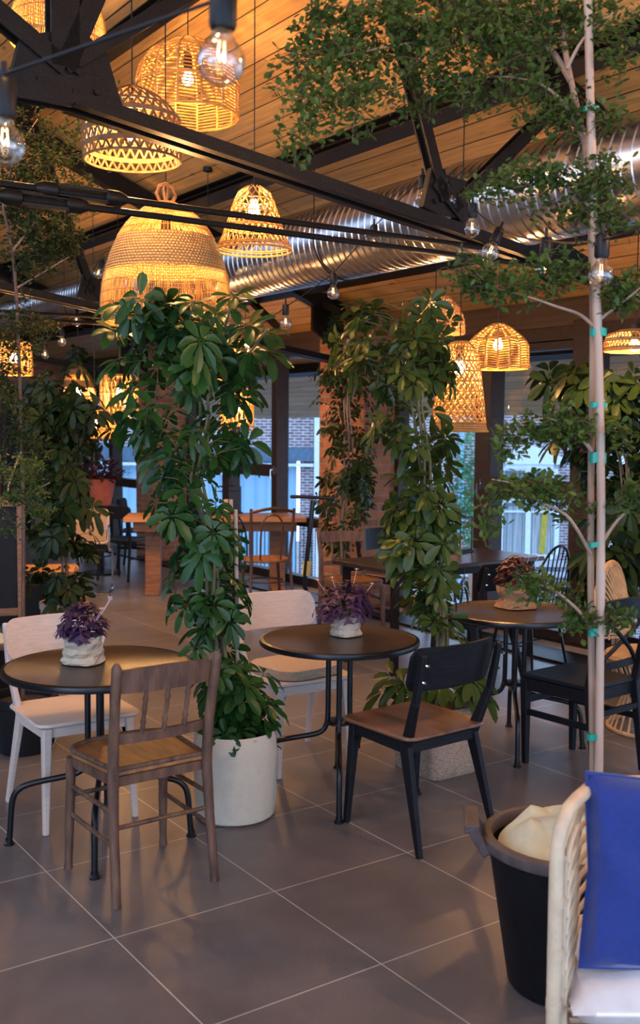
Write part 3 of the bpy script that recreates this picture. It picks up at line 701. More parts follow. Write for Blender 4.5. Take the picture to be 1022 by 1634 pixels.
def cafe_table(label, loc, R, rz):
    t = thing('bistro_table', label, 'table', (loc[0], loc[1], 0), rz, 'round bistro tables')
    m = MB(); m.lathe([(0.001, .712), (R-.012, .712), (R-.004, .714), (R, .720), (R, .728), (R-.004, .734), (R-.014, .735), (R-.016, .7335), (.001, .7335)], 72); m.build('tabletop', M['bw_top'], t)
    m = MB(); m.lathe([(R-.005, .708), (R+.004, .712), (R+.006, .722), (R+.003, .733), (R-.012, .737), (R-.013, .733)], 72); m.build('table_edge', M['tubeblk'], t)
    for k in range(4):
        a = k*PI/2; c, s = math.cos(a), math.sin(a)
        path = [(.05, .712), (.05, .40), (.052, .345), (.066, .305), (.095, .285), (.15, .274), (.26, .256), (.315, .240), (.345, .212), (.356, .17), (.362, .08), (.368, .0)]
        P_ = []
        for i in range(len(path)-1):
            for q in range(3): P_.append(tuple(path[i][j]+(path[i+1][j]-path[i][j])*q/3 for j in (0, 1)))
        P_.append(path[-1])
        for _ in range(2): P_ = [P_[0]]+[tuple((P_[i-1][j]+2*P_[i][j]+P_[i+1][j])/4 for j in (0, 1)) for i in range(1, len(P_)-1)]+[P_[-1]]
        m = MB(); m.tube([(r*c, r*s, z) for (r, z) in P_], .0125, 12); lg = m.build('leg', M['tubeblk'], t)
        m = MB(); m.lathe([(.001, 0), (.021, 0), (.021, .008), (.015, .014), (.0145, .026)], 16, (.368*c, .368*s, 0)); m.build('foot', M['tubeblk'], lg)
    m = MB(); m.lathe([(.02, .335), (.062, .335), (.066, .338), (.066, .346), (.062, .349), (.02, .349)], 24); m.build('collar', M['tubeblk'], t)
    m = MB(); m.lathe([(.001, .699), (.11, .699), (.11, .712)], 24); m.build('mounting_plate', M['tubeblk'], t)
    return t
cafe_table('round dark bistro table at the left, between the white and antique chairs', (1.665, 3.93), .385, math.radians(63))
cafe_table('round dark bistro table in the middle, between a black and a white chair', (2.805, 3.84), .365, math.radians(54.6))
cafe_table('round dark bistro table at the right near the window', (4.03, 3.92), .375, math.radians(48))
# ---- oxalis pots
def oxalis(label, loc, wrapm, leafm, spread, hgt, seed, wr=.058, wh=.10, burlap=False, fl=3):
    t = thing('potted_oxalis', label, 'potted plant', loc, seed)
    rnd = random.Random(seed)
    m = MB(); n = 30
    ph = [rnd.random()*6 for _ in range(6)]
    def wob(a, z): return 1+.10*abs(math.sin(2*a+ph[0]+z*25))+.09*abs(math.sin(3.0*a+ph[1]-z*45))-.07*abs(math.sin(5*a+ph[2]+z*60))
    if burlap: prof = [(.03, 0), (wr*1.25, .002), (wr*1.12, .02), (wr*.92, .04), (wr*.9, .055), (wr*1.08, .075), (wr*1.15, .09), (wr*1.1, wh), (wr*.95, wh-.01)]
    else: prof = [(.02, 0), (wr*1.06, .001), (wr*1.08, .01), (wr*1.02, .03), (wr*.98, .05), (wr*1.0, .07), (wr*.98, wh-.01), (wr*1.02, wh), (wr*.93, wh-.006), (wr*.9, wh-.03)]
    if not burlap: n = 17; prof = [(.02, 0), (wr*1.08, .001), (wr*1.12, .012), (wr*.98, .03), (wr*1.08, .045), (wr*.94, .062), (wr*1.04, .08), (wr*.97, wh-.012), (wr*1.06, wh), (wr*.95, wh-.004), (wr*.9, wh-.03)]
    m.lathe(prof, n, wob=wob)
    if not burlap: m.v = [(x*(1+rnd.uniform(-.06, .06)), y*(1+rnd.uniform(-.06, .06)), z+(rnd.uniform(-.006, .006) if .004 < z < wh-.02 else (rnd.uniform(-.008, .004) if z >= wh-.02 else 0))) for (x, y, z) in m.v]
    m.build('burlap_wrap' if burlap else 'paper_wrap', wrapm, t, smooth=burlap)
    m = MB(); m.lathe([(.001, wh-.025), (wr*.95, wh-.025)], 16); m.build('soil', M['soil'], t, smooth=False)
    m = MB(); sm = MB(); c0 = Vector((0, 0, wh-.03))
    for i in range(92):
        a = rnd.random()*2*PI; e = rnd.uniform(-.15, 1)
        rr = spread*math.sqrt(max(0, 1-max(e, 0)**2))*rnd.uniform(.55, 1.0)
        p = Vector((rr*math.cos(a), rr*math.sin(a), wh+.02+e*hgt*rnd.uniform(.75, 1)))
        nrm = (p-Vector((0, 0, wh-.04))).normalized(); nrm = (nrm+Vector((0, 0, .5))).normalized()
        u_ = nrm.cross(Vector((rnd.uniform(-1, 1), rnd.uniform(-1, 1), rnd.uniform(-1, 1)))).normalized(); v_ = nrm.cross(u_)
        s = rnd.uniform(.026, .040); droop = rnd.uniform(.2, .8)
        for k in range(3):
            b = k*2*PI/3; d = u_*math.cos(b)+v_*math.sin(b); w_ = u_*-math.sin(b)+v_*math.cos(b)
            dn = nrm*(-s*droop)
            m.add([p, p+d*s+w_*s*.75+dn*.8, p+d*s*.85+dn*.5, p+d*s-w_*s*.75+dn*.8], [(0, 2, 1), (0, 3, 2)])
        if i % 3 == 0: sm.tube([c0+Vector((p.x*.2, p.y*.2, 0)), (c0+p)/2+Vector((0, 0, .01)), p], .0011, 4, cap=False)
    sm.build('stems', M['stemg'], t); m.build('foliage', leafm, t, smooth=False)
    m = MB()
    for i in range(fl):
        a = rnd.random()*2*PI; p = Vector((spread*1.05*math.cos(a), spread*1.05*math.sin(a), wh+hgt*rnd.uniform(.8, 1.25)))
        m.tube([c0, p*.6+Vector((0, 0, .03)), p], .0009, 4, cap=False)
        for k in range(5):
            b = k*2*PI/5; d = Vector((math.cos(b), math.sin(b), .5))*.010; w_ = Vector((-math.sin(b), math.cos(b), 0))*.004
            m.add([p, p+d+w_, p+d*1.3, p+d-w_], [(0, 1, 2, 3)])
    m.build('flowers', M['petal'], t, smooth=False)
    return t
p = on_z(133, 1056, .737); oxalis('purple oxalis in crumpled paper bag on the left round table', (p.x, p.y, .737), M['paper'], M['purple'], .105, .125, 3, .072, .115, fl=4)
p = on_z(552, 1013, .737); oxalis('purple oxalis in small paper bag on the middle round table', (p.x, p.y, .737), M['paper'], M['purple'], .15, .155, 11, .060, .10, fl=4)
p = on_z(823, 968, .737); oxalis('burgundy oxalis in brown burlap on the right round table', (p.x, p.y, .737), M['burlap'], M['burg'], .115, .16, 23, .085, .115, True, 3)
# ---- dark square table and its company
t = thing('dining_table', 'dark rectangular table by the window behind the right round table', 'table', (5.16, 5.80, 0))
m = MB(); m.box((0, 0, .735), (1.5, .68, .032)); m.build('tabletop', M['bw_top'], t, smooth=False, bevel=.004)
for sx in (-1, 1):
    for sy in (-1, 1): m = MB(); m.bar((sx*.66, sy*.28, .72), (sx*.66, sy*.28, 0), .045, .045, (1, 0, 0)); m.build('leg', M['steel'], t, smooth=False)
m = MB()
for sy in (-1, 1): m.bar((-.66, sy*.28, .69), (.66, sy*.28, .69), .02, .05)
m.build('apron', M['steel'], t, smooth=False)
p = at(757, 930, 7.05)
b2 = dup(B1, (p.x, p.y, 0), .12, 'black oak chair with its back to us, in front of the dark rectangular table')
p = at(632, 900, 8.95)
dup(B1, (p.x, p.y, 0), PI+.1, 'black oak chair behind the dark rectangular table, its back by the brick pier')
def windsor(label, p, rz):
    t = thing('windsor_chair', label, 'chair', p, rz)
    slab(rrect(.44, .42, .14, 8), .44, .462, .010).build('seat', M['tubeblk'], t)
    hoop = [(.20*math.cos(a), -.16-.10*math.sin(a), .46+.45*math.sin(a)**.8 if 0 < a < PI else .46) for a in [PI*k/24 for k in range(25)]]
    m = MB(); m.tube(hoop, .009, 8); m.build('back_hoop', M['tubeblk'], t)
    for i in range(7):
        x = (i-3)*.05; a = math.acos(x*.98/.20); tubes('spindle', M['tubeblk'], t, [[(x*.75, -.17, .46), (x, -.16-.10*math.sin(a), .46+.45*math.sin(a)**.8)]], .005, 6)
    for sx in (-1, 1):
        for sy in (-1, 1): m = MB(); m.tube([(sx*.14, sy*.13, .45), (sx*.2, sy*.2, 0)], [.012, .009], 8); m.build('leg', M['tubeblk'], t)
    tubes('stretcher', M['tubeblk'], t, [[(-.17, -.165, .2), (-.17, .165, .2)], [(.17, -.165, .2), (.17, .165, .2)], [(-.17, 0, .2), (.17, 0, .2)]], .006, 6)
    return t
p = at(845, 930, 7.5); windsor('thin black windsor chair with a spindle hoop back at the dark table', (p.x, p.y, 0), .1)
p = at(356, 880, 10.1); windsor('thin black windsor chair behind the tall leafy plant at the wooden table', (p.x, p.y, 0), -.3)
# lantern
def lantern(label, p, s, rz=.3):
    t = thing('lantern', label, 'lantern', p, rz)
    w, h = .085*s, .26*s; m = MB()
    m.box((0, 0, .006*s), (2*w+.03*s, 2*w+.03*s, .012*s)); m.box((0, 0, .016*s), (2*w, 2*w, .012*s)); m.box((0, 0, h), (2*w, 2*w, .01*s))
    for sx in (-1, 1):
        for sy in (-1, 1): m.box((sx*w, sy*w, h/2), (.008*s, .008*s, h))
    for sy in (-1, 1): m.box((0, sy*w, h*.82), (2*w, .006*s, .006*s)); m.box((sy*w, 0, h*.82), (.006*s, 2*w, .006*s))
    m.tube([(math.cos(a)*.05*s, 0, h+math.sin(a)*.06*s) for a in [PI*k/12 for k in range(13)]], .003*s, 6)
    m.build('lantern_frame', M['steel'], t, smooth=False)
    m = MB(); m.lathe([(.001, .022*s), (.045*s, .022*s), (.045*s, .13*s), (.04*s, .135*s), (.001, .132*s)], 20); m.build('candle', M['candle'], t)
    return t
p = on_z(728, 880, .752); lantern('black metal lantern with a cream candle on the dark rectangular table', (p.x, p.y, .752), 1.05)
p = on_z(672, 886, .752); oxalis('small reddish plant on the dark table, left of the lantern', (p.x, p.y, .752), M['terracotta'], M['burg'], .09, .12, 41, .05, .08, fl=0)
# ---- long wooden table in the middle distance
ta, tb_ = on_z(206, 826, .80), on_z(480, 826, .80)
ctr = (ta+tb_)/2; ang = math.atan2(tb_.y-ta.y, tb_.x-ta.x); Lx = (tb_-ta).length+.12
t = thing('dining_table', 'long orange-brown wooden table by the window, beyond the leafy plant', 'table', (ctr.x-math.sin(ang)*.33, ctr.y+math.cos(ang)*.33, 0), ang)
m = MB(); m.box((0, 0, .775), (Lx, .66, .045)); m.build('tabletop', M['tabwood'], t, smooth=False, bevel=.005)
m = MB(); m.box((0, 0, .70), (Lx*.9, .5, .10)); m.build('apron', M['midwood'], t, smooth=False)
for sx in (-1, 1):
    m = MB(); m.box((sx*(Lx/2-.28), 0, .36), (.16, .14, .62)); m.box((sx*(Lx/2-.28), 0, .03), (.14, .6, .06)); m.build('leg', M['midwood'], t, smooth=False, bevel=.004)
def bentwood(label, p, rz, s=1.0):
    t = thing('bentwood_chair', label, 'chair', p, rz); t.scale = (s, s, s)
    m = MB(); m.lathe([(.001, .435), (.2, .435), (.208, .445), (.205, .458), (.19, .462), (.001, .455)], 32); m.build('seat', M['oldseat'], t)
    for sx in (-1, 1):
        m = MB(); m.tube([(sx*.15, .14, .44), (sx*.19, .19, 0)], [.015, .012], 8); m.build('leg', M['darkbent'], t)
        m = MB(); m.tube([(sx*.2, -.23, 0), (sx*.17, -.17, .45), (sx*.185, -.22, .75), (sx*.19, -.235, .91)], [.013, .015, .014, .013], 8); m.build('rear_leg', M['darkbent'], t)
    m = MB(); m.tube([(-.19, -.235, .88), (-.1, -.25, .90), (0, -.255, .915), (.1, -.25, .90), (.19, -.235, .88)], .014, 8); m.build('top_rail', M['darkbent'], t)
    m = MB(); m.tube([(-.09, -.17, .46), (-.095, -.2, .65)]+[(.095*math.cos(a), -.225-.02*math.sin(a), .74+.12*math.sin(a)) for a in [PI-PI*k/12 for k in range(13)]]+[(.095, -.2, .65), (.09, -.17, .46)], .009, 8); m.build('inner_hoop', M['darkbent'], t)
    m = MB(); m.tube([(.165*math.cos(a), .165*math.sin(a), .26) for a in [2*PI*k/20 for k in range(20)]], .008, 6, closed=True); m.build('ring_stretcher', M['darkbent'], t)
    return t
p = at(424, 880, 9.75); bentwood('dark bentwood chair with a double hoop back at the wooden table', (p.x, p.y, 0), -.30, 1.07)
p = on_z(372, 820, .80); lantern('black wire lantern on the long wooden table', (p.x, p.y+.1, .80), 1.1)
# ---- far left group
def black_chair(label, p, rz):
    t = thing('bentwood_armchair', label, 'chair', p, rz)
    slab(rrect(.44, .42, .08), .44, .465, .01).build('seat', M['blackwood'], t)
    for sx in (-1, 1):
        m = MB(); m.tube([(sx*.19, .18, .45), (sx*.2, .2, 0)], [.018, .015], 8); m.build('leg', M['blackwood'], t)
        m = MB(); m.tube([(sx*.2, -.23, 0), (sx*.195, -.18, .45), (sx*.205, -.22, .82)], [.016, .018, .016], 8); m.build('rear_leg', M['blackwood'], t)
    curved_panel(.43, .70, .84, -.2, .05, .02, .03, .1).build('backrest', M['blackwood'], t)
    m = MB()
    for sx in (-1, 1): m.tube([(sx*.195, .19, .25), (sx*.198, -.2, .25)], .009, 6)
    m.tube([(-.195, .19, .33), (.195, .19, .33)], .009, 6); m.build('stretchers', M['blackwood'], t)
    return t
p = at(198, 850, 11.9); b3 = black_chair('black wooden chair at the left end of the wooden table', (p.x, p.y, 0), -1.0)
p = at(222, 850, 12.9); dup(b3, (p.x, p.y, 0), -2.2, 'black wooden chair farthest back, half hidden by the chair at the table end')
t = thing('cantilever_chair', 'cane-backed cantilever chair with a chrome frame, far left beside the black chair', 'chair', at(140, 880, 11.0)*Vector((1, 1, 0)) if False else (at(140, 880, 11.0).x, at(140, 880, 11.0).y, 0), -.5)
m = MB(); m.box((0, -.2, .70), (.42, .02, .30)); m.build('cane_back', M['cane'], t, smooth=False)
m = MB(); m.tube([(x, -.2, z) for (x, z) in [(p_[0], .70+p_[1]) for p_ in rrect(.46, .34, .05)]], .014, 8, closed=True); m.build('back_frame', M['rattan'], t)
slab(rrect(.46, .42, .05), .44, .465, .005).build('seat', M['blackwood'], t)
m = MB()
for s in (-1, 1): m.tube([(s*.235, -.21, .72), (s*.235, -.20, .50), (s*.235, -.17, .455), (s*.235, .16, .44), (s*.235, .2, .41), (s*.235, .21, .05), (s*.235, .18, .015), (s*.235, -.22, .012)], .0115, 8)
m.tube([(-.235, -.22, .012), (.235, -.22, .012)], .0115, 8); m.build('chrome_frame', M['chrome'], t)
# low counter, framed board, tub and red pot plant at the left
p = at(78, 960, 9.3)
t = thing('low_bench', 'dark low box bench with a light wood top behind the potted climber at left', 'bench', (p.x-.1, p.y+.2, 0), -.4)
m = MB(); m.box((0, 0, .215), (.8, .5, .43)); m.build('body', M['board'], t, smooth=False, bevel=.005)
m = MB(); m.box((0, 0, .445), (.84, .54, .03)); m.build('bench_top', M['tabwood'], t, smooth=False, bevel=.004)
p = at(34, 960, 7.0); q = at(-60, 960, 7.0); ang = math.atan2(q.y-p.y, q.x-p.x)
t = thing('framed_board', 'tall black board in a brown wooden frame at the left edge', 'board', (p.x, p.y, 0), ang)
m = MB()
m.bar((0, 0, 0), (0, 0, 1.25), .045, .05, (1, 0, 0)); m.bar((.62, 0, 0), (.62, 0, 1.25), .045, .05, (1, 0, 0)); m.bar((0, 0, 1.22), (.62, 0, 1.22), .05, .07, (0, 1, 0)); m.bar((0, 0, .5), (.62, 0, .5), .04, .05, (0, 1, 0))
m.build('wooden_frame', M['midwood'], t, smooth=False, bevel=.004)
m = MB(); m.box((.31, 0, .84), (.58, .015, .66)); m.build('board_panel', M['board'], t, smooth=False)
p = on_z(161, 782, .80)
p = at(162, 790, 12.4)
t = thing('potted_red_plant', 'red-leaved plant in a red clay pot on a small table far left', 'potted plant', (p.x, p.y, .80))
m = MB(); m.lathe([(.001, 0), (.11, 0), (.16, .26), (.165, .30), (.145, .30), (.14, .27), (.001, .26)], 24); m.build('pot', M['redpot'], t)
rnd = random.Random(5); m = MB()
for i in range(320):
    a = rnd.random()*2*PI; r = rnd.random()**.5*.3; z = .3+rnd.random()*.33*(1-r/.5)
    q = Vector((r*math.cos(a), r*math.sin(a), z)); d = Vector((math.cos(a), math.sin(a), rnd.uniform(-.6, .8))).normalized(); s = d.cross(Vector((0, 0, 1))).normalized()*.018
    m.add([q, q+d*.04+s, q+d*.1, q+d*.04-s], [(0, 1, 2, 3)])
for i in range(8):
    a = i*.8; m.tube([(0, 0, .26), (.12*math.cos(a), .12*math.sin(a), .48)], .004, 4)
m.build('foliage', M['burg'], t, smooth=False)
t2 = thing('side_table', 'small dark side table under the red clay pot far left', 'table', (p.x, p.y, 0))
m = MB(); m.lathe([(.001, .77), (.2, .77), (.2, .798), (.001, .798)], 32); m.build('tabletop', M['steel'], t2); m = MB(); m.tube([(0, 0, .77), (0, 0, .02)], .025, 10); m.lathe([(.001, 0), (.22, 0), (.22, .02), (.03, .03)], 24); m.build('pedestal', M['steel'], t2)
# electric scooter
p = at(497, 900, 9.1)
t = thing('electric_scooter', 'black electric scooter with a yellow sticker leaning by the brick pier', 'scooter', (p.x, p.y, 0), math.radians(200))
m = MB(); m.box((-.32, 0, .11), (.55, .15, .05)); m.build('deck', M['tubeblk'], t, smooth=False, bevel=.01)
m = MB(); m.tube([(.02, 0, .13), (.10, 0, .35), (-.02, 0, 1.08)], .022, 10); st = m.build('steering_column', M['tubeblk'], t)
m = MB(); m.bar((.075, -.002, .42), (.055, -.002, .55), .05, .05, (0, 1, 0)); m.build('sticker', M['scyellow'], st, smooth=False)
m = MB(); m.tube([(-.02, -.24, 1.10), (-.02, -.1, 1.105), (-.02, .1, 1.105), (-.02, .24, 1.10)], .016, 8); m.build('handlebar', M['tubeblk'], t)
for x in (.13, -.62):
    m = MB(); m.tube([(x+.09*math.cos(a), 0, .115+.09*math.sin(a)) for a in [2*PI*k/24 for k in range(24)]], .025, 8, closed=True); m.tube([(x, -.03, .115), (x, .03, .115)], .04, 12); m.build('wheel', M['tub'], t)
# ---- rubber tubs with cloth
def tub(label, loc, rz, s=1.0, open_r=.245):
    t = thing('rubber_tub', label, 'bucket', loc, rz)
    R, r, h = .235*s, .168*s, .47*s
    m = MB(); m.lathe([(.001, 0), (r-.01, 0), (r, .012), (R, h-.03), (R-.008, h-.03), (r-.008, .02), (.001, .02)], 56); m.build('tub_body', M['tub'], t)
    m = MB(); m.lathe([(R-.012, h-.035), (R+.016, h-.035), (R+.022, h-.022), (R+.02, h-.004), (R+.008, h+.004), (R-.008, h+.002), (R-.014, h-.01), (R-.012, h-.035)], 56); m.build('tub_rim', M['tubrim'], t)
    for sg in (1, -1):
        m = MB()
        for dy in (-.075, .075): m.bar((sg*(R+.005), dy, h-.05), (sg*(R+.055), dy, h+.035), .022, .03, (0, 1, 0))
        m.bar((sg*(R+.052), -.085, h+.03), (sg*(R+.052), .085, h+.03), .03, .045, (0, 0, 1))
        m.build('handle', M['tubrim'], t, smooth=False, bevel=.006)
    return t
bp_ = at(900, 1563, 2.83)
p = on_z(898, 1568, 0); tub('large black rubber tub with a cloth in it at the lower right', (p.x, p.y, 0), math.radians(138)); tubp = p
p = on_z(-25, 1130, 0); tub('black rubber tub cut by the left edge behind the white chair', (p.x, p.y, 0), math.radians(20), .9); tubq = p
def cloth(label, c, R, z, seed, peak):
    rnd = random.Random(seed); nx = 40; m = MB(); vs = []; fs = []
    ph = [rnd.uniform(0, 6) for _ in range(8)]
    for i in range(nx+1):
        for j in range(49):
            r = R*i/nx; a = 2*PI*j/48; x, y = r*math.cos(a), r*math.sin(a)
            n_ = .5*math.sin(9*x+13*y+ph[0])+.35*math.sin(-17*x+15*y+ph[1]+2*math.sin(8*y+ph[2]))+.25*abs(math.sin(22*x-8*y+ph[3]+3*math.sin(9*x)))+.2*abs(math.sin(14*y+25*x+ph[4]))-.55*abs(math.sin(7*x-16*y+ph[5]+1.5*math.sin(6*x)))+.4*abs(math.sin(13*x+6*y+ph[6]+2*math.sin(9*y)))
            zz = z+peak*(1-(r/R)**2)+.06*n_*(.35+.65*(1-(r/R)))-.035*(r/R)**6
            vs.append((x, y, zz))
    for i in range(nx):
        for j in range(48): fs.append((i*49+j, i*49+j+1, (i+1)*49+j+1, (i+1)*49+j))
    m.add(vs, fs); o = m.build('folded_cloth', M['cloth']); o.location = (c.x, c.y, 0); return tag(o, label, 'cloth')
cloth('crumpled sage and beige cloth stuffed in the large black tub', tubp, .205, .472, 4, .025)
cloth('beige cloth in the tub at the left edge', tubq, .18, .41, 9, .05)
# ---- rattan armchair, cushions
def rattan():
    p0 = at(887, 1500, 2.33)
    t = thing('rattan_armchair', 'cream rattan armchair with hooped side at the lower right corner', 'chair', (p0.x, p0.y, 0), -YAW)
    # local: x right, y away; origin = left front post
    W, D = .66, .54
    tubes('arm_frame', M['rattan'], t, [[(0, 0, 0), (0, 0, .3), (-.002, 0, .66), (0, .005, .76), (.010, .02, .80), (.032, .05, .832), (.065, .09, .845), (.11, .16, .845), (.16, .28, .82), (.22, .42, .77), (.34, .52, .74), (.48, .51, .73), (.60, .38, .74), (.66, .2, .80), (.68, .05, .79), (.69, 0, .72), (.69, 0, .3), (.69, 0, 0)]], .0168, 12)
    for k in range(10):
        z = .775-.042*k
        tubes('hoop', M['rattan'], t, [[(.026, .014, z-.05), (.029, .020, z-.028), (.040, .040, z-.008), (.064, .09, z+.006), (.10, .2, z+.0), (.16, .34, z-.03), (.26, .44, z-.05), (.36, .46, z-.055), (.47, .42, z-.05), (.57, .3, z-.03), (.62, .14, z-.01), (.645, .04, z-.02)]], .0068, 8)
    tubes('post', M['rattan'], t, [[(x, y, .02), (x, y, .35), (x+.002, y+.002, .74)] for (x, y) in ((.018, .016), (.026, .030), (.034, .046))], .0085, 8)
    tubes('post', M['rattan'], t, [[(x, y, .0), (x, y, .735)] for (x, y) in ((.24, .44), (.34, .50), (.56, .41))], .013, 8)
    m = MB(); m.tube([(.03, .02, .30), (.66, .02, .30)], .016, 8); m.tube([(.03, .02, .30), (.1, .35, .30), (.34, .5, .3), (.58, .36, .3), (.66, .02, .3)], .014, 8)
    for i in range(9): y = .05+i*.045; m.tube([(.06+.02*(i > 5), y, .305), (.62-.02*(i > 5), y, .305)], .007, 6)
    m.build('seat_frame', M['rattan'], t)
    # wrapped bindings
    tubes('binding', M['rattan'], t, [[(0, 0, z-.012), (0, 0, z+.012)] for z in (.12, .28, .40, .52, .64)], .0184, 12)
    # seat cushion
    def pillow(w, h, th, n=22, pinch=.85):
        mm = MB(); vs = []; fs = []
        for s in (1, -1):
            for i in range(n+1):
                for j in range(n+1):
                    u_, v_ = 2*i/n-1, 2*j/n-1
                    e = max(0, (1-u_**4)*(1-v_**4))**.42
                    k = 1-.07*(1-abs(u_*v_))*(max(abs(u_), abs(v_))**6)
                    wr = .009*math.sin(7*u_+3*v_+2*math.sin(3*v_))+.007*abs(math.sin(5*v_-4*u_+1))
                    vs.append((u_*w/2*k, s*(th/2*e+wr*e), v_*h/2*k))
        q = (n+1)**2
        for s in (0, 1):
            for i in range(n):
                for j in range(n):
                    a = s*q+i*(n+1)+j; fs.append((a, a+1, a+n+2, a+n+1) if s else (a+n+1, a+n+2, a+1, a))
        mm.add(vs, fs); return mm
    M4 = Matrix.Rotation(-YAW, 4, 'Z'); org = Vector((p0.x, p0.y, 0))
    pm = pillow(.62, .44, .15, pinch=.9); tap = lambda z: 1-.42*max(0, -z/.22)**2
    pm.v = [(x*tap(z), y, z) for (x, y, z) in pm.v]
    o = pm.build('chair_seat_cushion', M['whitecush']); o.location = org+M4 @ Vector((.345, .185, .392)); o.rotation_euler = (PI/2, 0, -YAW)
    tag(o, 'off-white seat cushion on the rattan armchair', 'cushion')
    mm = MB(); pts = []
    for (x, y) in rrect(.60, .425, .05): pts.append((x*tap(y), .0, y))
    mm.tube(pts, .006, 6, closed=True); mm.build('piping', M['piping'], o)
    o = pillow(.46, .44, .13).build('throw_pillow', M['blue']); tag(o, 'royal blue square throw pillow standing on the rattan armchair', 'pillow')
    c = at(1088, 1398, 2.50); o.location = c
    R = Matrix.Rotation(-YAW, 3, 'Z') @ Matrix.Rotation(math.radians(-14), 3, 'X') @ Matrix.Rotation(math.radians(4), 3, 'Y')
    o.rotation_euler = R.to_euler()
    mm = MB(); pts = []
    for k in range(4):
        cs = [(-1, -1), (1, -1), (1, 1), (-1, 1)]; a = cs[k]; b = cs[(k+1) % 4]
        for q in range(8):
            f_ = q/8; x = a[0]+(b[0]-a[0])*f_; z = a[1]+(b[1]-a[1])*f_; kk = 1-.07*(1-abs(x*z))
            pts.append((x*.228*kk, 0, z*.218*kk))
    mm.tube(pts, .006, 6, closed=True); mm.build('seam', M['blue'], o)
rattan()
# wicker chair behind the cross-back chair
p = at(1012, 1050, 6.2)
t = thing('wicker_chair', 'tan round-backed wicker chair behind the black cross-back chair at the right edge', 'chair', (p.x, p.y, 0), .35)
m = MB(); mm = MB()
def fan(a, r): return (r*.30*math.cos(a), .05+.10*r*r, .50+.42*r*math.sin(a)+.02)
for k in range(30):
    a = PI*(k+.5)/30; mm.tube([fan(a, r) for r in (.08, .3, .55, .8, 1)], .007, 5)
mm.build('back_ribs', M['wickchair'], t)
for r in (1.0, .97, .6, .3): m.tube([fan(PI*k/24, r) for k in range(25)], .014 if r > .9 else .006, 8)
m.build('back_hoop', M['wickchair'], t)
m = MB(); m.lathe([(.001, .40), (.27, .40), (.285, .42), (.27, .44), (.001, .43)], 32, (0, -.12, 0)); m.build('seat', M['cane'], t)
m = MB()
for k in range(28):
    a = 2*PI*k/28; m.tube([(.27*math.cos(a), -.12+.27*math.sin(a), .40), (.16*math.cos(a), -.12+.16*math.sin(a), .2), (.25*math.cos(a+.2), -.12+.25*math.sin(a+.2), .0)], .007, 5)
m.tube([(.25*math.cos(2*PI*k/28), -.12+.25*math.sin(2*PI*k/28), .012) for k in range(28)], .012, 6, closed=True); m.build('base', M['wickchair'], t)
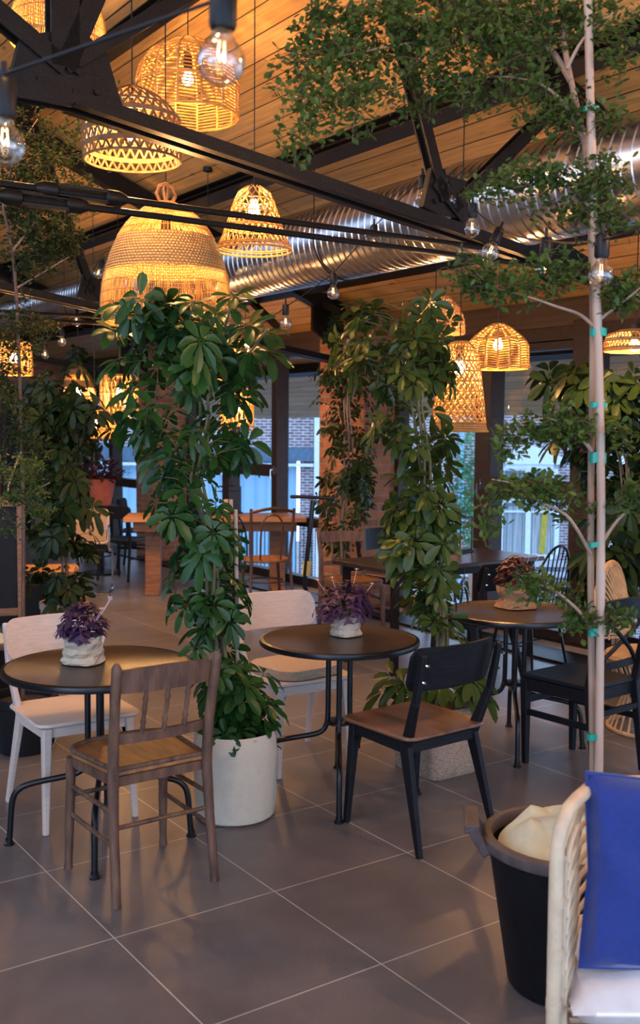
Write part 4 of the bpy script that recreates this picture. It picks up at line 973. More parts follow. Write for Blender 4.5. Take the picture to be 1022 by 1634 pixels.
# ================================================================ pendant lamps
def interp(prof, z):
    for (r0, z0), (r1, z1) in zip(prof, prof[1:]):
        if min(z0, z1)-1e-9 <= z <= max(z0, z1)+1e-9: return r0+(r1-r0)*(z-z0)/(z1-z0 if z1 != z0 else 1)
    return prof[-1][0]
WARM = (1, .50, .17)
LIGHTS = []
def shade_parts(t, prof, bands, sr, wm, n0=56):
    H = prof[-1][1]
    R = lambda z: interp(prof, z)
    st = MB(); dense = MB()
    for b in bands:
        k = b[0]
        if k == 'weave':
            z0, z1 = b[1], b[2]; pr = [(R(z0+(z1-z0)*i/6), z0+(z1-z0)*i/6) for i in range(7)]
            dense.lathe(pr+[(r-.006, z) for (r, z) in pr[::-1]], n0)
        elif k == 'ring': 
            z = b[1]; r = R(z); th = b[2] if len(b) > 2 else sr*1.3
            st.tube([(r*math.cos(2*PI*i/36), r*math.sin(2*PI*i/36), z) for i in range(36)], th, 5, closed=True)
        elif k == 'vert':
            z0, z1, n = b[1], b[2], b[3]; rnd = random.Random(n)
            for i in range(n):
                a = 2*PI*i/n+rnd.uniform(-.2, .2)*2*PI/n; a2 = a+rnd.uniform(-.35, .35)*2*PI/n
                st.tube([(R(z0+(z1-z0)*q)*math.cos(a+(a2-a)*q), R(z0+(z1-z0)*q)*math.sin(a+(a2-a)*q), z0+(z1-z0)*q) for q in (0, .33, .66, 1)], sr, 3, cap=False)
            for q in b[4]:
                z = z0+(z1-z0)*q; r = R(z)+.002; st.tube([(r*math.cos(2*PI*i/40), r*math.sin(2*PI*i/40), z) for i in range(40)], sr*.9, 4, closed=True)
        elif k in ('zig', 'cross'):
            z0, z1, n = b[1], b[2], b[3]; w = b[4] if len(b) > 4 else sr
            for i in range(n):
                a0 = 2*PI*i/n; a1 = 2*PI*(i+1)/n; am = (a0+a1)/2; r0, r1 = R(z0), R(z1); rm = R((z0+z1)/2)
                if k == 'zig':
                    st.tube([(r0*math.cos(a0), r0*math.sin(a0), z0), (r1*math.cos(am), r1*math.sin(am), z1)], w, 4, cap=False)
                    st.tube([(r1*math.cos(am), r1*math.sin(am), z1), (r0*math.cos(a1), r0*math.sin(a1), z0)], w, 4, cap=False)
                else:
                    st.tube([(r0*math.cos(a0), r0*math.sin(a0), z0), (rm*math.cos(am), rm*math.sin(am), (z0+z1)/2), (r1*math.cos(a1), r1*math.sin(a1), z1)], w, 4, cap=False)
                    st.tube([(r0*math.cos(a1), r0*math.sin(a1), z0), (rm*math.cos(am), rm*math.sin(am), (z0+z1)/2), (r1*math.cos(a0), r1*math.sin(a0), z1)], w, 4, cap=False)
        elif k == 'facet':
            z0, z1, n, rows = b[1], b[2], b[3], b[4]
            for j in range(n):
                a0 = 2*PI*j/n; a1 = 2*PI*(j+1)/n
                pts = [(R(z0+(z1-z0)*q/10), z0+(z1-z0)*q/10) for q in range(11)]
                st.tube([(r*math.cos(a0), r*math.sin(a0), z) for (r, z) in pts], sr*1.5, 5, cap=False)
                for i in range(rows):
                    z = z0+(z1-z0)*(i+.5)/rows; dz = (z1-z0)/rows*.5*(1 if j % 2 else -1)
                    ra, rb = R(z), R(min(max(z+dz, min(z0, z1)), max(z0, z1)))
                    st.tube([(ra*math.cos(a0), ra*math.sin(a0), z), (rb*math.cos(a1), rb*math.sin(a1), z+dz)], sr, 4, cap=False)
    if st.v: st.build('woven_shade', wm, t)
    return dense
def pendant(label, u, vt, vb, wpx, d, prof01, bands01, sr=.0028, wm=None, bulbz=.5, loop=False, wv=None, power=1.0, feet=False, grp=None, bulbr=.032):
    top = at(u, vt, d); bot = at(u, vb, d); F = d*math.cos(math.atan((u-511)/FPX))
    H = top.z-bot.z; R = wpx/2/FPX*F
    t = thing('pendant_lamp', label, 'pendant lamp', top, 0)
    prof = [(r*R, -z*H) for (r, z) in prof01]
    bands = [tuple([b[0]]+[(-q*H) for q in b[1:2 if b[0] == 'ring' else 3]]+list(b[2 if b[0] == 'ring' else 3:])) for b in bands01]
    dense = shade_parts(t, prof, bands, sr, wm or M['wick'])
    if dense.v: dense.build('seagrass_band', wv or M['wickweave'], t)
    zc = roof(top.x)-top.z
    m = MB(); m.tube([(0, 0, -.02), (0, 0, zc)], .0032, 6); m.lathe([(.001, zc), (.035, zc), (.035, zc-.03), (.001, zc-.035)], 16); m.build('cord', M['blackplastic'], t)
    zb = -bulbz*H
    m = MB(); m.lathe([(.001, zb+.12), (.02, zb+.12), (.024, zb+.11), (.024, zb+.045), (.018, zb+.04)], 14); m.tube([(0, 0, -.03), (0, 0, zb+.12)], .0032, 6); m.build('lamp_socket', M['blackplastic'], t)
    m = MB(); m.lathe([(.015, zb+.045), (.018, zb+.03)]+[(bulbr*math.sin(a), zb-bulbr*.3+bulbr*math.cos(a)) for a in [.6+(PI-.6)*k/10 for k in range(11)]], 16); m.build('light_bulb', M['bulb'], t)
    if loop:
        m = MB(); 
        for s in (-1, 1): m.tube([(s*.02, 0, -.02), (s*.05, .0, .03), (s*.035, 0, .07), (0, 0, .085), (-s*.01, .004, .06), (0, 0, -.01)], .009, 6)
        m.build('hanging_loop', M['wickd'], t)
    if feet:
        m = MB()
        for k in range(4):
            a = k*PI/2+.5; x, y = R*1.03*math.cos(a), R*1.03*math.sin(a); tx, ty = -.04*math.sin(a), .04*math.cos(a)
            m.tube([(x+tx, y+ty, -.1*H), (x+tx, y+ty, -1.08*H), (x, y, -1.13*H), (x-tx, y-ty, -1.08*H), (x-tx, y-ty, -.1*H)], .007, 6)
        m.build('cane_feet', M['wick'], t)
    LIGHTS.append((top+Vector((0, 0, zb-.02)), power))
    if grp: t['group'] = grp
    return t
rr = lambda *z: [('ring', q) for q in z]
def seq(z0, z1, n): return [z0+(z1-z0)*i/n for i in range(n+1)]
# big basket
pendant('largest basket lamp, tall golden seagrass with a loop on top, behind the tie rods', 265, 322, 516, 206, 5.1,
        [(.12, 0), (.36, .06), (.55, .15), (.72, .28), (.86, .45), (.95, .62), (.985, .76), (1, .90), (.97, 1)],
        [('weave', .0, .12), ('vert', .12, .30, 150, (.35, .7)), ('weave', .30, .58), ('vert', .58, .93, 190, (.05, .3, .55, .8)), ('weave', .93, 1.0), ('ring', 1.0, .006), ('ring', .12), ('ring', .58)], .0021, M['wick'], .36, True, power=1.3)
pendant('basket lamp with a dark woven top and striped lower band in the top left corner', 92, -40, 70, 148, 5.3,
        [(.1, 0), (.5, .1), (.85, .4), (.95, .6), (1, 1)], [('weave', 0, .52), ('vert', .52, 1, 120, (.3, .65)), ('ring', 1, .006), ('ring', .52)], .0024, M['wick'], .85, wv=M['wickweave2'])
pendant('many-sided slatted wicker lamp at the upper left behind the big hanging bulb', 300, 62, 186, 158, 5.9,
        [(.12, 0), (.3, .03), (.78, .22), (.93, .36), (1, .55), (1, 1)], [('facet', 0, .62, 14, 13), ('facet', .64, 1, 14, 9), ('ring', 1, .006), ('ring', .63, .006), ('ring', 0)], .0043, M['wick'], .5)
pendant('open-weave drum lamp with a zigzag rim, right below the slatted lamp at upper left', 211, 138, 256, 152, 4.75,
        [(.08, 0), (.45, .10), (.78, .28), (.95, .42), (1, .55), (.98, 1)],
        [('zig', .0, .14, 16, .006), ('zig', .15, .28, 26, .006), ('ring', .29, .006), ('zig', .30, .42, 30, .006), ('ring', .43, .007), ('ring', .46, .007), ('zig', .47, .62, 32, .006), ('ring', .63, .007), ('ring', .66, .007), ('zig', .67, .82, 32, .006), ('ring', .83, .007), ('ring', .86, .007), ('zig', .87, 1, 32, .005), ('ring', 1, .006)], .004, M['wickd'], .6)
pendant('bell-shaped open lattice lamp hanging just left of the silver duct', 406, 298, 400, 118, 5.6,
        [(.2, 0), (.42, .08), (.55, .25), (.66, .45), (.74, .6), (.84, .78), (.97, .92), (1, 1)],
        [('cross', 0, .2, 14), ('ring', .21), ('cross', .22, .42, 20), ('ring', .43), ('cross', .45, .6, 26), ('ring', .62), ('ring', .65), ('cross', .66, .9, 30), ('ring', .92), ('ring', .95), ('ring', 1, .006)], .0032, M['wick'], .33)
pendant('dome lamp with rows of small triangles, above the tall bell lamp at right', 696, 467, 532, 92, 7.1,
        [(.12, 0), (.5, .12), (.78, .35), (.95, .6), (1, .85), (1.0, 1)],
        sum([[('zig', q, q+.11, 34, .0055), ('ring', q+.125, .008)] for q in seq(.0, .83, 6)], [])+[('ring', 1, .007)], .004, M['wickd'], .45)
pendant('low faceted wicker dome lamp hanging in front of the dark window header', 796, 517, 588, 98, 6.9,
        [(.15, 0), (.35, .06), (.85, .34), (.97, .5), (1, .98), (1, 1)], [('facet', 0, 1, 16, 18), ('ring', 1, .006), ('ring', .02), ('ring', .36)], .0042, M['wick'], .45)
pendant('tall bell-shaped lamp with diamond holes and flared rim, beside the middle leafy column', 735, 542, 688, 92, 5.9,
        [(.15, 0), (.42, .06), (.60, .16), (.72, .35), (.82, .6), (.90, .85), (.93, .92), (1, 1)],
        sum([[('cross', q, q+.095, 24, .0042), ('ring', q+.105, .005)] for q in seq(.02, .8, 7)], [])+[('weave', .915, .99), ('ring', 1, .007)], .004, M['wick'], .3)
pendant('wide banded basket lamp at the right edge, behind the bamboo cane', 1015, 526, 560, 96, 6.3,
        [(.5, 0), (.85, .2), (1, .5), (1, 1)], [('weave', 0, .2), ('zig', .2, .42, 50), ('weave', .42, .58), ('zig', .58, .82, 50), ('weave', .82, .95), ('ring', 1, .006)], .0035, M['wick'], .7, wv=M['wickweave'])
pendant('small banded dome lamp at left, above the low faceted lamp', 125, 583, 638, 56, 10.7,
        [(.12, 0), (.4, .1), (.7, .35), (.9, .65), (1, 1)], [('weave', 0, .28), ('vert', .28, .45, 60, ()), ('weave', .45, .66), ('vert', .66, .88, 60, ()), ('weave', .88, .93), ('vert', .93, 1, 60, ()), ('ring', 1, .008)], .0045, M['wick'], .75, wv=M['wickweave2'])
pendant('small low faceted lamp at left, under the banded dome lamp', 151, 655, 699, 68, 9.9,
        [(.25, 0), (.5, .05), (.85, .35), (1, .6), (1, 1)], [('facet', 0, .5, 14, 9), ('facet', .5, 1, 26, 8), ('ring', 1, .007), ('ring', .5)], .0052, M['wick'], .5)
pendant('small cylindrical cane lamp with looped feet, left of the leafy plant', 190, 596, 658, 60, 9.6,
        [(.7, 0), (1, .05), (1, 1)], [('cross', .05, .5, 26), ('cross', .5, 1, 26), ('ring', 1, .006), ('ring', .05), ('ring', .5)], .0045, M['wick'], .5, feet=True)
pendant('yellow drum lamp glowing through the fine-leaved tree at the far left', 22, 545, 598, 56, 9.6,
        [(.75, 0), (.95, .1), (1, 1)], [('facet', 0, 1, 20, 14), ('ring', 1, .006)], .0050, M['wick'], .5)
pendant('banded basket lamp glowing behind the top of the leafy plant', 332, 530, 612, 66, 8.1,
        [(.2, 0), (.7, .12), (.9, .4), (1, 1)], [('weave', 0, .1), ('vert', .1, .35, 70, ()), ('weave', .35, .5), ('vert', .5, .8, 70, ()), ('weave', .8, .86), ('vert', .86, 1, 70, ()), ('ring', 1, .006)], .0035, M['wick'], .6)
pendant('small open-work lamp beside the bulb under the eaves, right of the leafy plant top', 392, 536, 573, 56, 9.4,
        [(.3, 0), (.85, .4), (1, 1)], sum([[('zig', q, q+.16, 26, .005), ('ring', q+.18, .006)] for q in seq(0, .8, 4)], []), .004, M['wick'], .5)
pendant('small cane lamp with looped feet, mostly hidden behind the leafy plant', 378, 618, 680, 52, 9.9,
        [(.7, 0), (1, .05), (1, 1)], [('cross', .05, .5, 22), ('cross', .5, 1, 22), ('ring', 1, .006), ('ring', .05), ('ring', .5)], .0045, M['wick'], .5, feet=True)
# ================================================================ string lights
def string_light(label, pts, bulbs, sag=.06, R=.036):
    P = [at(*p) for p in pts]
    t = thing('string_light', label, 'string light', P[0])
    o = P[0]; path = []
    for a, b in zip(P, P[1:]):
        L = (b-a).length
        for k in range(8):
            q = k/8; path.append(a+(b-a)*q-o-Vector((0, 0, 4*sag*L*.5*q*(1-q))))
    path.append(P[-1]-o)
    m = MB(); m.tube(path, .0035, 6); m.build('wire', M['blackplastic'], t)
    for (u, v, d, tilt) in bulbs:
        c = at(u, v, d)-o     # bulb centre
        rot = Matrix.Rotation(tilt, 3, 'Y')
        def tr(m_): m_.v = [tuple(c+rot @ Vector(p)) for p in m_.v]; return m_
        m = MB(); m.lathe([(.001, .105+R*.3), (.017, .103+R*.3), (.021, .095+R*.3), (.0215, .035+R*.55), (.019, .03+R*.5), (.001, .03+R*.5)], 16); m.tube([(0, 0, .10+R*.3), (0, 0, .135+R*.3)], .006, 6); tr(m); s = m.build('socket', M['blackplastic'], t)
        m = MB(); m.lathe([(.014, .05+R*.3), (.015, R+.008), (.019, R*.93)]+[(R*math.sin(a), R*math.cos(a)) for a in [.62+(PI-.63)*k/12 for k in range(13)]], 24); tr(m); g = m.build('glass_bulb', M['clearglass'], t)
        m = MB(); m.tube([(-.004, 0, .03), (-.006, 0, .008), (-.002, 0, .0), (.002, 0, .012), (.006, 0, .0), (.004, 0, .03)], .0008, 4); tr(m); m.build('filament', M['filament'], g)
    return t
string_light('string of large clear bulbs nearest the viewpoint at the upper left', [(-120, 60, 2.3), (6, 118, 2.0), (353, -2, 1.63), (460, -60, 1.6)], [(8, 232, 2.0, 0), (353, 98, 1.63, .05)], .0)
string_light('string of clear bulbs rising from the brick pier to the steel node, then right',
             [(340, 535, 7.5), (408, 522, 7.0), (457, 489, 6.4), (530, 438, 6.1), (597, 362, 5.9), (676, 275, 5.2), (712, 285, 5.15), (754, 330, 4.85), (800, 368, 4.3), (868, 384, 3.7), (958, 384, 3.1), (1050, 352, 2.8)],
             [(456, 516, 6.4, 0), (408, 553, 7.0, 0), (532, 468, 6.1, 0), (597, 392, 5.9, 0), (674, 318, 5.2, 0), (717, 320, 5.15, -.25), (754, 366, 4.8, 0), (782, 403, 4.3, .5), (871, 433, 3.7, 0), (960, 439, 3.1, 0)], .02)
string_light('string of small clear bulbs far left, sloping down behind the big basket lamp', [(170, 400, 8.2), (157, 415, 8.2), (124, 490, 9.0), (98, 524, 9.5), (70, 545, 10), (20, 560, 10.5)],
             [(156, 437, 8.2, .4), (122, 514, 9.0, 0), (99, 546, 9.5, 0), (72, 567, 10, 0)], .02)
string_light('short string with two clear bulbs behind the top of the leafy plant', [(290, 520, 7.2), (322, 536, 7.3), (357, 534, 7.4), (400, 505, 7.5)], [(322, 566, 7.3, 0), (356, 564, 7.4, .2)], .02)
# ================================================================ plants
def leaflet(m, p, d, up, L, W, droop=.35, fold=.25):
    d = d.normalized(); s = d.cross(up)
    if s.length < 1e-4: s = Vector((1, 0, 0))
    s.normalize(); n = s.cross(d)
    vs = []
    for (q, w) in ((.04, .12), (.35, .72), (.68, 1.0), (.9, .72)):
        c = p+d*(L*q)-Vector((0, 0, 1))*(droop*L*q*q)
        vs += [c+s*(W/2*w)+n*(fold*W/2*w), c, c-s*(W/2*w)+n*(fold*W/2*w)]
    vs.append(p+d*L-Vector((0, 0, 1))*(droop*L))
    fs = []
    for i in range(3): a = i*3; fs += [(a, a+1, a+4, a+3), (a+1, a+2, a+5, a+4)]
    fs += [(9, 10, 12), (10, 11, 12)]
    m.add(vs, fs)
def palm(m, pet, root, c, ax, L, rnd, nl=None):       # one compound leaf on its petiole
    pet.tube([root, (root+c)/2+Vector((0, 0, .02)), c], .0022, 4, cap=False)
    ax = ax.normalized(); u = ax.cross(Vector((rnd.uniform(-1, 1), rnd.uniform(-1, 1), .3))).normalized(); v = ax.cross(u)
    nl = nl or rnd.choice((6, 7, 7, 8, 9)); ph = rnd.random()*6
    for k in range(nl):
        a = ph+2*PI*k/nl; d = u*math.cos(a)+v*math.sin(a)
        d = (d+ax*rnd.uniform(-.1, .25)).normalized()
        l = L*rnd.uniform(.8, 1.1)
        leaflet(m, c+d*.014, d, ax, l, l*.47, rnd.uniform(.0, .7), rnd.uniform(.1, .45))
def leafy_column(t, outline, depth, n, leafm, L, seed, stemx=0, foot_z=.3, stems=4, canes=True, stemm=None, mid=None):
    # outline: (z, left, right) in the plant's own x/z; crown is elliptical in plan
    rnd = random.Random(seed); m = MB(); pet = MB(); ol = sorted(outline)
    def lr(z):
        if z <= ol[0][0]: return ol[0][1:]
        for a, b in zip(ol, ol[1:]):
            if a[0] <= z <= b[0]: q = (z-a[0])/(b[0]-a[0]); return a[1]+(b[1]-a[1])*q, a[2]+(b[2]-a[2])*q
        return ol[-1][1:]
    z0, z1 = ol[0][0], ol[-1][0]
    A = []
    for i in range(200): z = z0+(z1-z0)*i/199; l, r = lr(z); A.append((r-l)+.05)
    tot = sum(A)
    tufts = []
    def sample():
        x = rnd.random()*tot; k = 0
        while x > A[k] and k < 199: x -= A[k]; k += 1
        z = z0+(z1-z0)*k/199; l, r = lr(z); inset = L*.5
        cx, hw = (l+r)/2, max(.03, (r-l)/2-inset)
        a = rnd.random()*2*PI; q = rnd.random()**.38
        return Vector((cx+hw*q*math.cos(a), min(depth, hw+.05)*q*math.sin(a), z)), cx
    for i in range(max(8, n//5)): tufts.append(sample())
    for i in range(n):
        if i % 4 == 0: c, cx = sample()
        else:
            t0, cx = tufts[i % len(tufts)]; c = t0+Vector((rnd.gauss(0, .05), rnd.gauss(0, .05), rnd.gauss(0, .055)))*(L/.1)
        c.z = min(c.z, z1-.02); z = c.z
        sx = (cx*.6 if stemx is None else cx*.75)
        root = Vector((sx+rnd.uniform(-.02, .02), rnd.uniform(-.02, .02), max(foot_z, z-rnd.uniform(.02, .12))))
        if (root-c).length > .22: root = c+(root-c).normalized()*.22
        out = (c-Vector((sx, 0, z))); out = out.normalized() if out.length > .02 else Vector((0, -1, 0))
        ax = out*rnd.uniform(.1, 1.1)+Vector((0, 0, rnd.uniform(.0, 1.1)))+Vector((rnd.uniform(-.6, .6), rnd.uniform(-.6, .6), 0))
        palm(m, pet, root, c, ax, L*rnd.uniform(.7, 1.1), rnd)
    m.build('foliage', leafm, t); pet.build('petioles', M['stemg'], t)
    for k in range(stems):
        s = MB(); pts = []; a = k*2*PI/stems
        for i in range(14):
            z = foot_z-.1+(z1-.12-foot_z)*i/13; l, r = lr(z); cx = (l+r)/2*.75*min(1, i/3)
            pts.append((cx+.025*math.cos(a+i*.35), .03*math.sin(a+i*.3), z))
        s.tube(pts, [.011-.006*i/13 for i in range(14)], 7); s.build('stem', stemm or M['stemg'], t)
    if canes:
        s = MB(); s.tube([(.015, .02, foot_z-.1), (-.0, .02, z1*.6)], .009, 8); s.build('support_cane', M['bamboo'], t)
def px_outline(base, ub, d, rows):
    out = []
    F = d*math.cos(math.atan((ub-511)/FPX))
    for (v, a, b) in rows: out.append((at(ub, v, d).z, (a-ub)/FPX*F, (b-ub)/FPX*F))
    return out
# plant A
pA = at(375, 1250, 4.50)
t = thing('potted_umbrella_tree', 'tall leafy umbrella plant in a round cream woven basket between the left and middle tables', 'potted plant', (pA.x, pA.y, 0), -YAW)
m = MB(); m.lathe([(.001, 0), (.155, 0), (.172, .012), (.178, .06), (.182, .18), (.183, .30), (.178, .375), (.172, .385), (.168, .375), (.165, .30)], 64, wob=lambda a, z: 1+.012*math.sin(3*a+1)+.008*math.sin(5*a+z*9)); m.build('woven_basket', M['basketA'], t)
m = MB(); m.lathe([(.001, .31), (.168, .31)], 32); m.build('soil', M['soil'], t, smooth=False)
leafy_column(t, px_outline(pA, 375, 4.5, [(478, 240, 300), (520, 180, 400), (560, 172, 432), (600, 180, 432), (640, 185, 432), (680, 190, 430), (720, 205, 400), (760, 215, 365), (800, 225, 380), (850, 245, 400), (900, 245, 405), (950, 255, 395), (1000, 282, 385), (1050, 305, 380), (1090, 315, 400), (1130, 312, 415), (1165, 310, 430), (1195, 312, 440)]), .2, 205, M['leafS'], .092, 21, foot_z=.35)
# long upper arms of plant A
arm = MB(); pet = MB(); lf = MB(); rnd = random.Random(77)
Ft = 4.5*math.cos(math.atan((375-511)/FPX))
def locA(u, v, y=0): return Vector(((u-375)/FPX*Ft, y, at(375, v, 4.5).z))
for (path, cl) in (([(330, 640), (345, 590), (357, 530), (366, 490)], [(362, 488), (395, 520), (345, 540), (400, 560), (372, 470)]),
                   ([(300, 620), (260, 560), (215, 520), (195, 490)], [(200, 490), (185, 530), (225, 515), (190, 575)]),
                   ([(300, 600), (290, 540), (275, 500)], [(275, 495), (300, 515), (250, 520)]), ([(350, 600), (400, 560), (425, 525)], [(418, 528), (425, 560)])):
    MB().tube([locA(*q) for q in path], .006, 6).build('upper_branch', M['stemg'], t)
    for q in cl:
        c = locA(*q, rnd.uniform(-.08, .08)); palm(lf, pet, locA(*path[-1]), c, Vector((rnd.uniform(-.4, .4), -.5, 1)), .105, rnd, 8)

lowl = MB(); lowp = MB(); rnd = random.Random(8)
for i in range(26):
    a_ = rnd.random()*2*PI; c = Vector((rnd.uniform(.02, .17)*math.cos(a_)+.02, -abs(rnd.uniform(.0, .17)*math.sin(a_))*(1 if i % 4 else -1), rnd.uniform(.38, .62)))
    palm(lowl, lowp, Vector((0, 0, .36)), c, Vector((c.x*3, c.y*3-.2, .8)), .088, rnd)
lowl.build('low_leaves', M['leafS'], t); lowp.build('low_petioles', M['stemg'], t)
lf.build('crown_leaves', M['leafS'], t); pet.build('crown_petioles', M['stemg'], t)
# plant B in the square basket
pB = Vector((3.43, 3.86, 0))
t = thing('potted_umbrella_tree', 'tall umbrella plant column in a square brown jute basket behind the black chair', 'potted plant', pB, 0)
m = MB()
def sqp(s, z, r=.045): return [(x, y, z) for (x, y) in rrect(s, s, r, 4)]
prof = [(.02, 0), (.30, 0), (.315, .01), (.325, .08), (.318, .2), (.322, .30), (.325, .335), (.31, .338), (.30, .3)]
vs = []; n = 20
rings = [sqp(s, z, min(.04, s*.3)) for (s, z) in prof]; n = len(rings[0])
for r_ in rings: vs += r_
m.add(vs, [(i*n+k, i*n+(k+1) % n, (i+1)*n+(k+1) % n, (i+1)*n+k) for i in range(len(prof)-1) for k in range(n)]); m.build('jute_basket', M['basketB'], t)
m = MB(); m.box((0, 0, .28), (.29, .29, .02)); m.build('soil', M['soil'], t, smooth=False)
dB = math.hypot(pB.x, pB.y); uB = 697
ol = px_outline(pB, uB, dB, [(470, 560, 640), (500, 535, 690), (540, 525, 712), (580, 530, 722), (620, 545, 725), (680, 575, 722), (740, 600, 728), (800, 612, 722), (860, 620, 716), (920, 630, 735), (960, 645, 750), (1000, 655, 755), (1030, 660, 750)])
def rot_children(t, before, ang):
    for o in kids(t):
        if o.name not in before: o.rotation_euler = (0, 0, ang)
bf = [o.name for o in kids(t)]
leafy_column(t, ol, .2, 175, M['leafB'], .100, 34, foot_z=.30, stems=5)
rnd = random.Random(6); m = MB(); pet = MB()
for (u, v) in ((610, 1105), (640, 1085), (655, 1110), (672, 1090), (745, 1095), (765, 1100), (750, 1080), (700, 1085), (625, 1080)):
    F = dB*math.cos(math.atan((uB-511)/FPX)); c = Vector(((u-uB)/FPX*F, rnd.uniform(-.1, .05), at(uB, v, dB).z)); palm(m, pet, Vector((0, 0, .32)), c, Vector((c.x*2, -.5, .8)), .11, rnd)
m.build('low_leaves', M['leafB'], t); pet.build('low_petioles', M['stemg'], t)
rot_children(t, bf, -YAW)
# plant C, climber in a pink tan pot
def simple_pot(t, r, h, mt):
    m = MB(); m.lathe([(.001, 0), (r*.75, 0), (r, h-.05), (r*1.04, h-.045), (r*1.04, h), (r*.93, h), (r*.9, h-.06), (.001, h-.05)], 40); m.build('pot', mt, t)
    m = MB(); m.lathe([(.001, h-.045), (r*.9, h-.045)], 24); m.build('soil', M['soil'], t, smooth=False)
p = at(103, 1000, 8.2)
t = thing('potted_climber', 'dark leafy climber on canes in a pinkish clay pot at left, behind the white chair', 'potted plant', (p.x, p.y, 0), -YAW)
simple_pot(t, .18, .36, M['terracotta'])
leafy_column(t, px_outline(p, 103, 8.2, [(585, 75, 110), (620, 50, 140), (660, 35, 170), (720, 38, 170), (780, 45, 150), (840, 45, 160), (880, 50, 160), (920, 60, 150), (950, 70, 150)]), .28, 190, M['leafD'], .125, 51, foot_z=.32, stems=4, stemm=M['bark'])
p = at(178, 1000, 11.2)
t = thing('leafy_bush', 'dark leafy plant behind the small banded lamp at left', 'potted plant', (at(150, 800, 14.2).x, at(150, 800, 14.2).y, 0), -YAW)
simple_pot(t, .17, .34, M['board'])
leafy_column(t, px_outline(p, 150, 14.2, [(560, 100, 150), (620, 60, 175), (680, 60, 178), (740, 70, 175), (790, 100, 165), (840, 120, 165)]), .35, 120, M['leafD'], .16, 52, foot_z=.32, stems=3)
p = at(250, 850, 12.0)
# plant D right, behind the cane
p = at(985, 1000, 7.0)
t = thing('potted_umbrella_tree', 'dark umbrella plant behind the bamboo cane at the right edge', 'potted plant', (p.x, p.y, 0), -YAW)
simple_pot(t, .17, .34, M['board'])
leafy_column(t, px_outline(p, 985, 7.0, [(585, 850, 1010), (620, 845, 1060), (660, 850, 1080), (700, 860, 1080), (740, 900, 1080), (780, 925, 1070), (830, 930, 1060), (880, 905, 1060), (930, 925, 1050), (970, 930, 1040)]), .32, 190, M['leafD'], .145, 61, foot_z=.32, stems=4, stemm=M['bark'])
# climber on the brick pier
p = at(548, 900, 9.4)
t = thing('potted_climber', 'dark small-leaved climber on thin canes against the brick pier', 'potted plant', (p.x, p.y, 0), -YAW)
simple_pot(t, .16, .32, M['board'])
leafy_column(t, px_outline(p, 548, 9.4, [(500, 520, 600), (560, 498, 600), (620, 500, 600), (680, 505, 605), (720, 520, 610), (780, 500, 600), (840, 500, 590), (880, 510, 580)]), .22, 210, M['leafD'], .085, 71, foot_z=.3, stems=4, stemm=M['bark'])
# ---- small-leaved trees
def twiggy(t, clumps, leafm, seed, L=.024, name='foliage', barkm=None, per=15, nx=1.0, tl=.13):
    rnd = random.Random(seed); lm = MB(); tw = MB(); o = Vector(t.location)
    for (au, av, ad, cu_, cv, cd, ru, rv, n) in clumps:
        A_ = at(au, av, ad)-o; Cc = at(cu_, cv, cd)-o; F = cd; rx, rz = ru/FPX*F, rv/FPX*F
        for i in range(int(n*nx)):
            a = rnd.random()*2*PI; e = rnd.uniform(-1, 1); q = rnd.random()**.4; s_ = math.sqrt(1-e*e)
            tip = Cc+Vector((math.cos(YAW)*rx*q*s_*math.cos(a)+math.sin(YAW)*rx*.6*q*s_*math.sin(a), -math.sin(YAW)*rx*q*s_*math.cos(a)+math.cos(YAW)*rx*.6*q*s_*math.sin(a), rz*q*e))
            back = (A_-tip).normalized()*.5+Vector((rnd.uniform(-1,1),rnd.uniform(-1,1),rnd.uniform(-.6,.9)))*.45; base = tip+back.normalized()*rnd.uniform(.4, 1)*tl
            mid = (tip+base)/2+Vector((0, 0, .012)); tw.tube([base, mid, tip], .0009, 3, cap=False)
            for k in range(per):
                f_ = (k+.5)/per; c = base+(tip-base)*f_+Vector((rnd.uniform(-1,1),rnd.uniform(-1,1),rnd.uniform(-1,1)))*.012; d = Vector((rnd.uniform(-1, 1), rnd.uniform(-1, 1), rnd.uniform(-.5, .9))).normalized()
                l = L*rnd.uniform(.7, 1.25); s = d.cross(Vector((rnd.uniform(-1, 1), rnd.uniform(-1, 1), 1))).normalized()*l*.27
                c = c+d*.006; dn = Vector((0, 0, -.1*l))
                lm.add([c, c+d*l*.45+s, c+d*l*.85+s*.8, c+d*l*1.02+dn, c+d*l*.85-s*.8, c+d*l*.45-s], [(0, 1, 2, 3), (0, 3, 4, 5)])
    tw.build('twigs', M['twig'], t); lm.build(name, leafm, t, smooth=False)
def branch(t, m, pts, r0, r1):
    o = Vector(t.location); P = [at(*p)-o for p in pts]; n = len(P)
    Q = []
    for i in range(n-1):
        for k in range(4): Q.append(P[i]+(P[i+1]-P[i])*k/4)
    Q.append(P[-1])
    for _ in range(2): Q = [Q[0]]+[(Q[i-1]+Q[i]*2+Q[i+1])/4 for i in range(1, len(Q)-1)]+[Q[-1]]
    m.tube(Q, [r0+(r1-r0)*i/(len(Q)-1) for i in range(len(Q))], 8)
D0 = 3.15
b0 = at(952, 1560, D0)
t = thing('potted_tree', 'slim small-leaved tree tied with green tape to a tall bamboo cane at the right', 'tree', (b0.x, b0.y, 0))
o_ = Vector(t.location)
simple_pot(t, .12, .24, M['board'])
m = MB(); P_ = [at(938, -30, D0), at(946, 300, D0), at(957, 600, D0), at(960, 800, D0), at(957, 1200, D0)]; b_ = Vector((P_[-1].x, P_[-1].y, .2)); P_.append(b_)
Q = [];
for i in range(5):
    for k in range(6): Q.append(P_[i]+(P_[i+1]-P_[i])*k/6)
Q.append(P_[-1]); Q = [q-o_ for q in Q]
rad = []
for i in range(len(Q)): rad.append(.0122+(.0016 if i % 5 == 0 else 0))
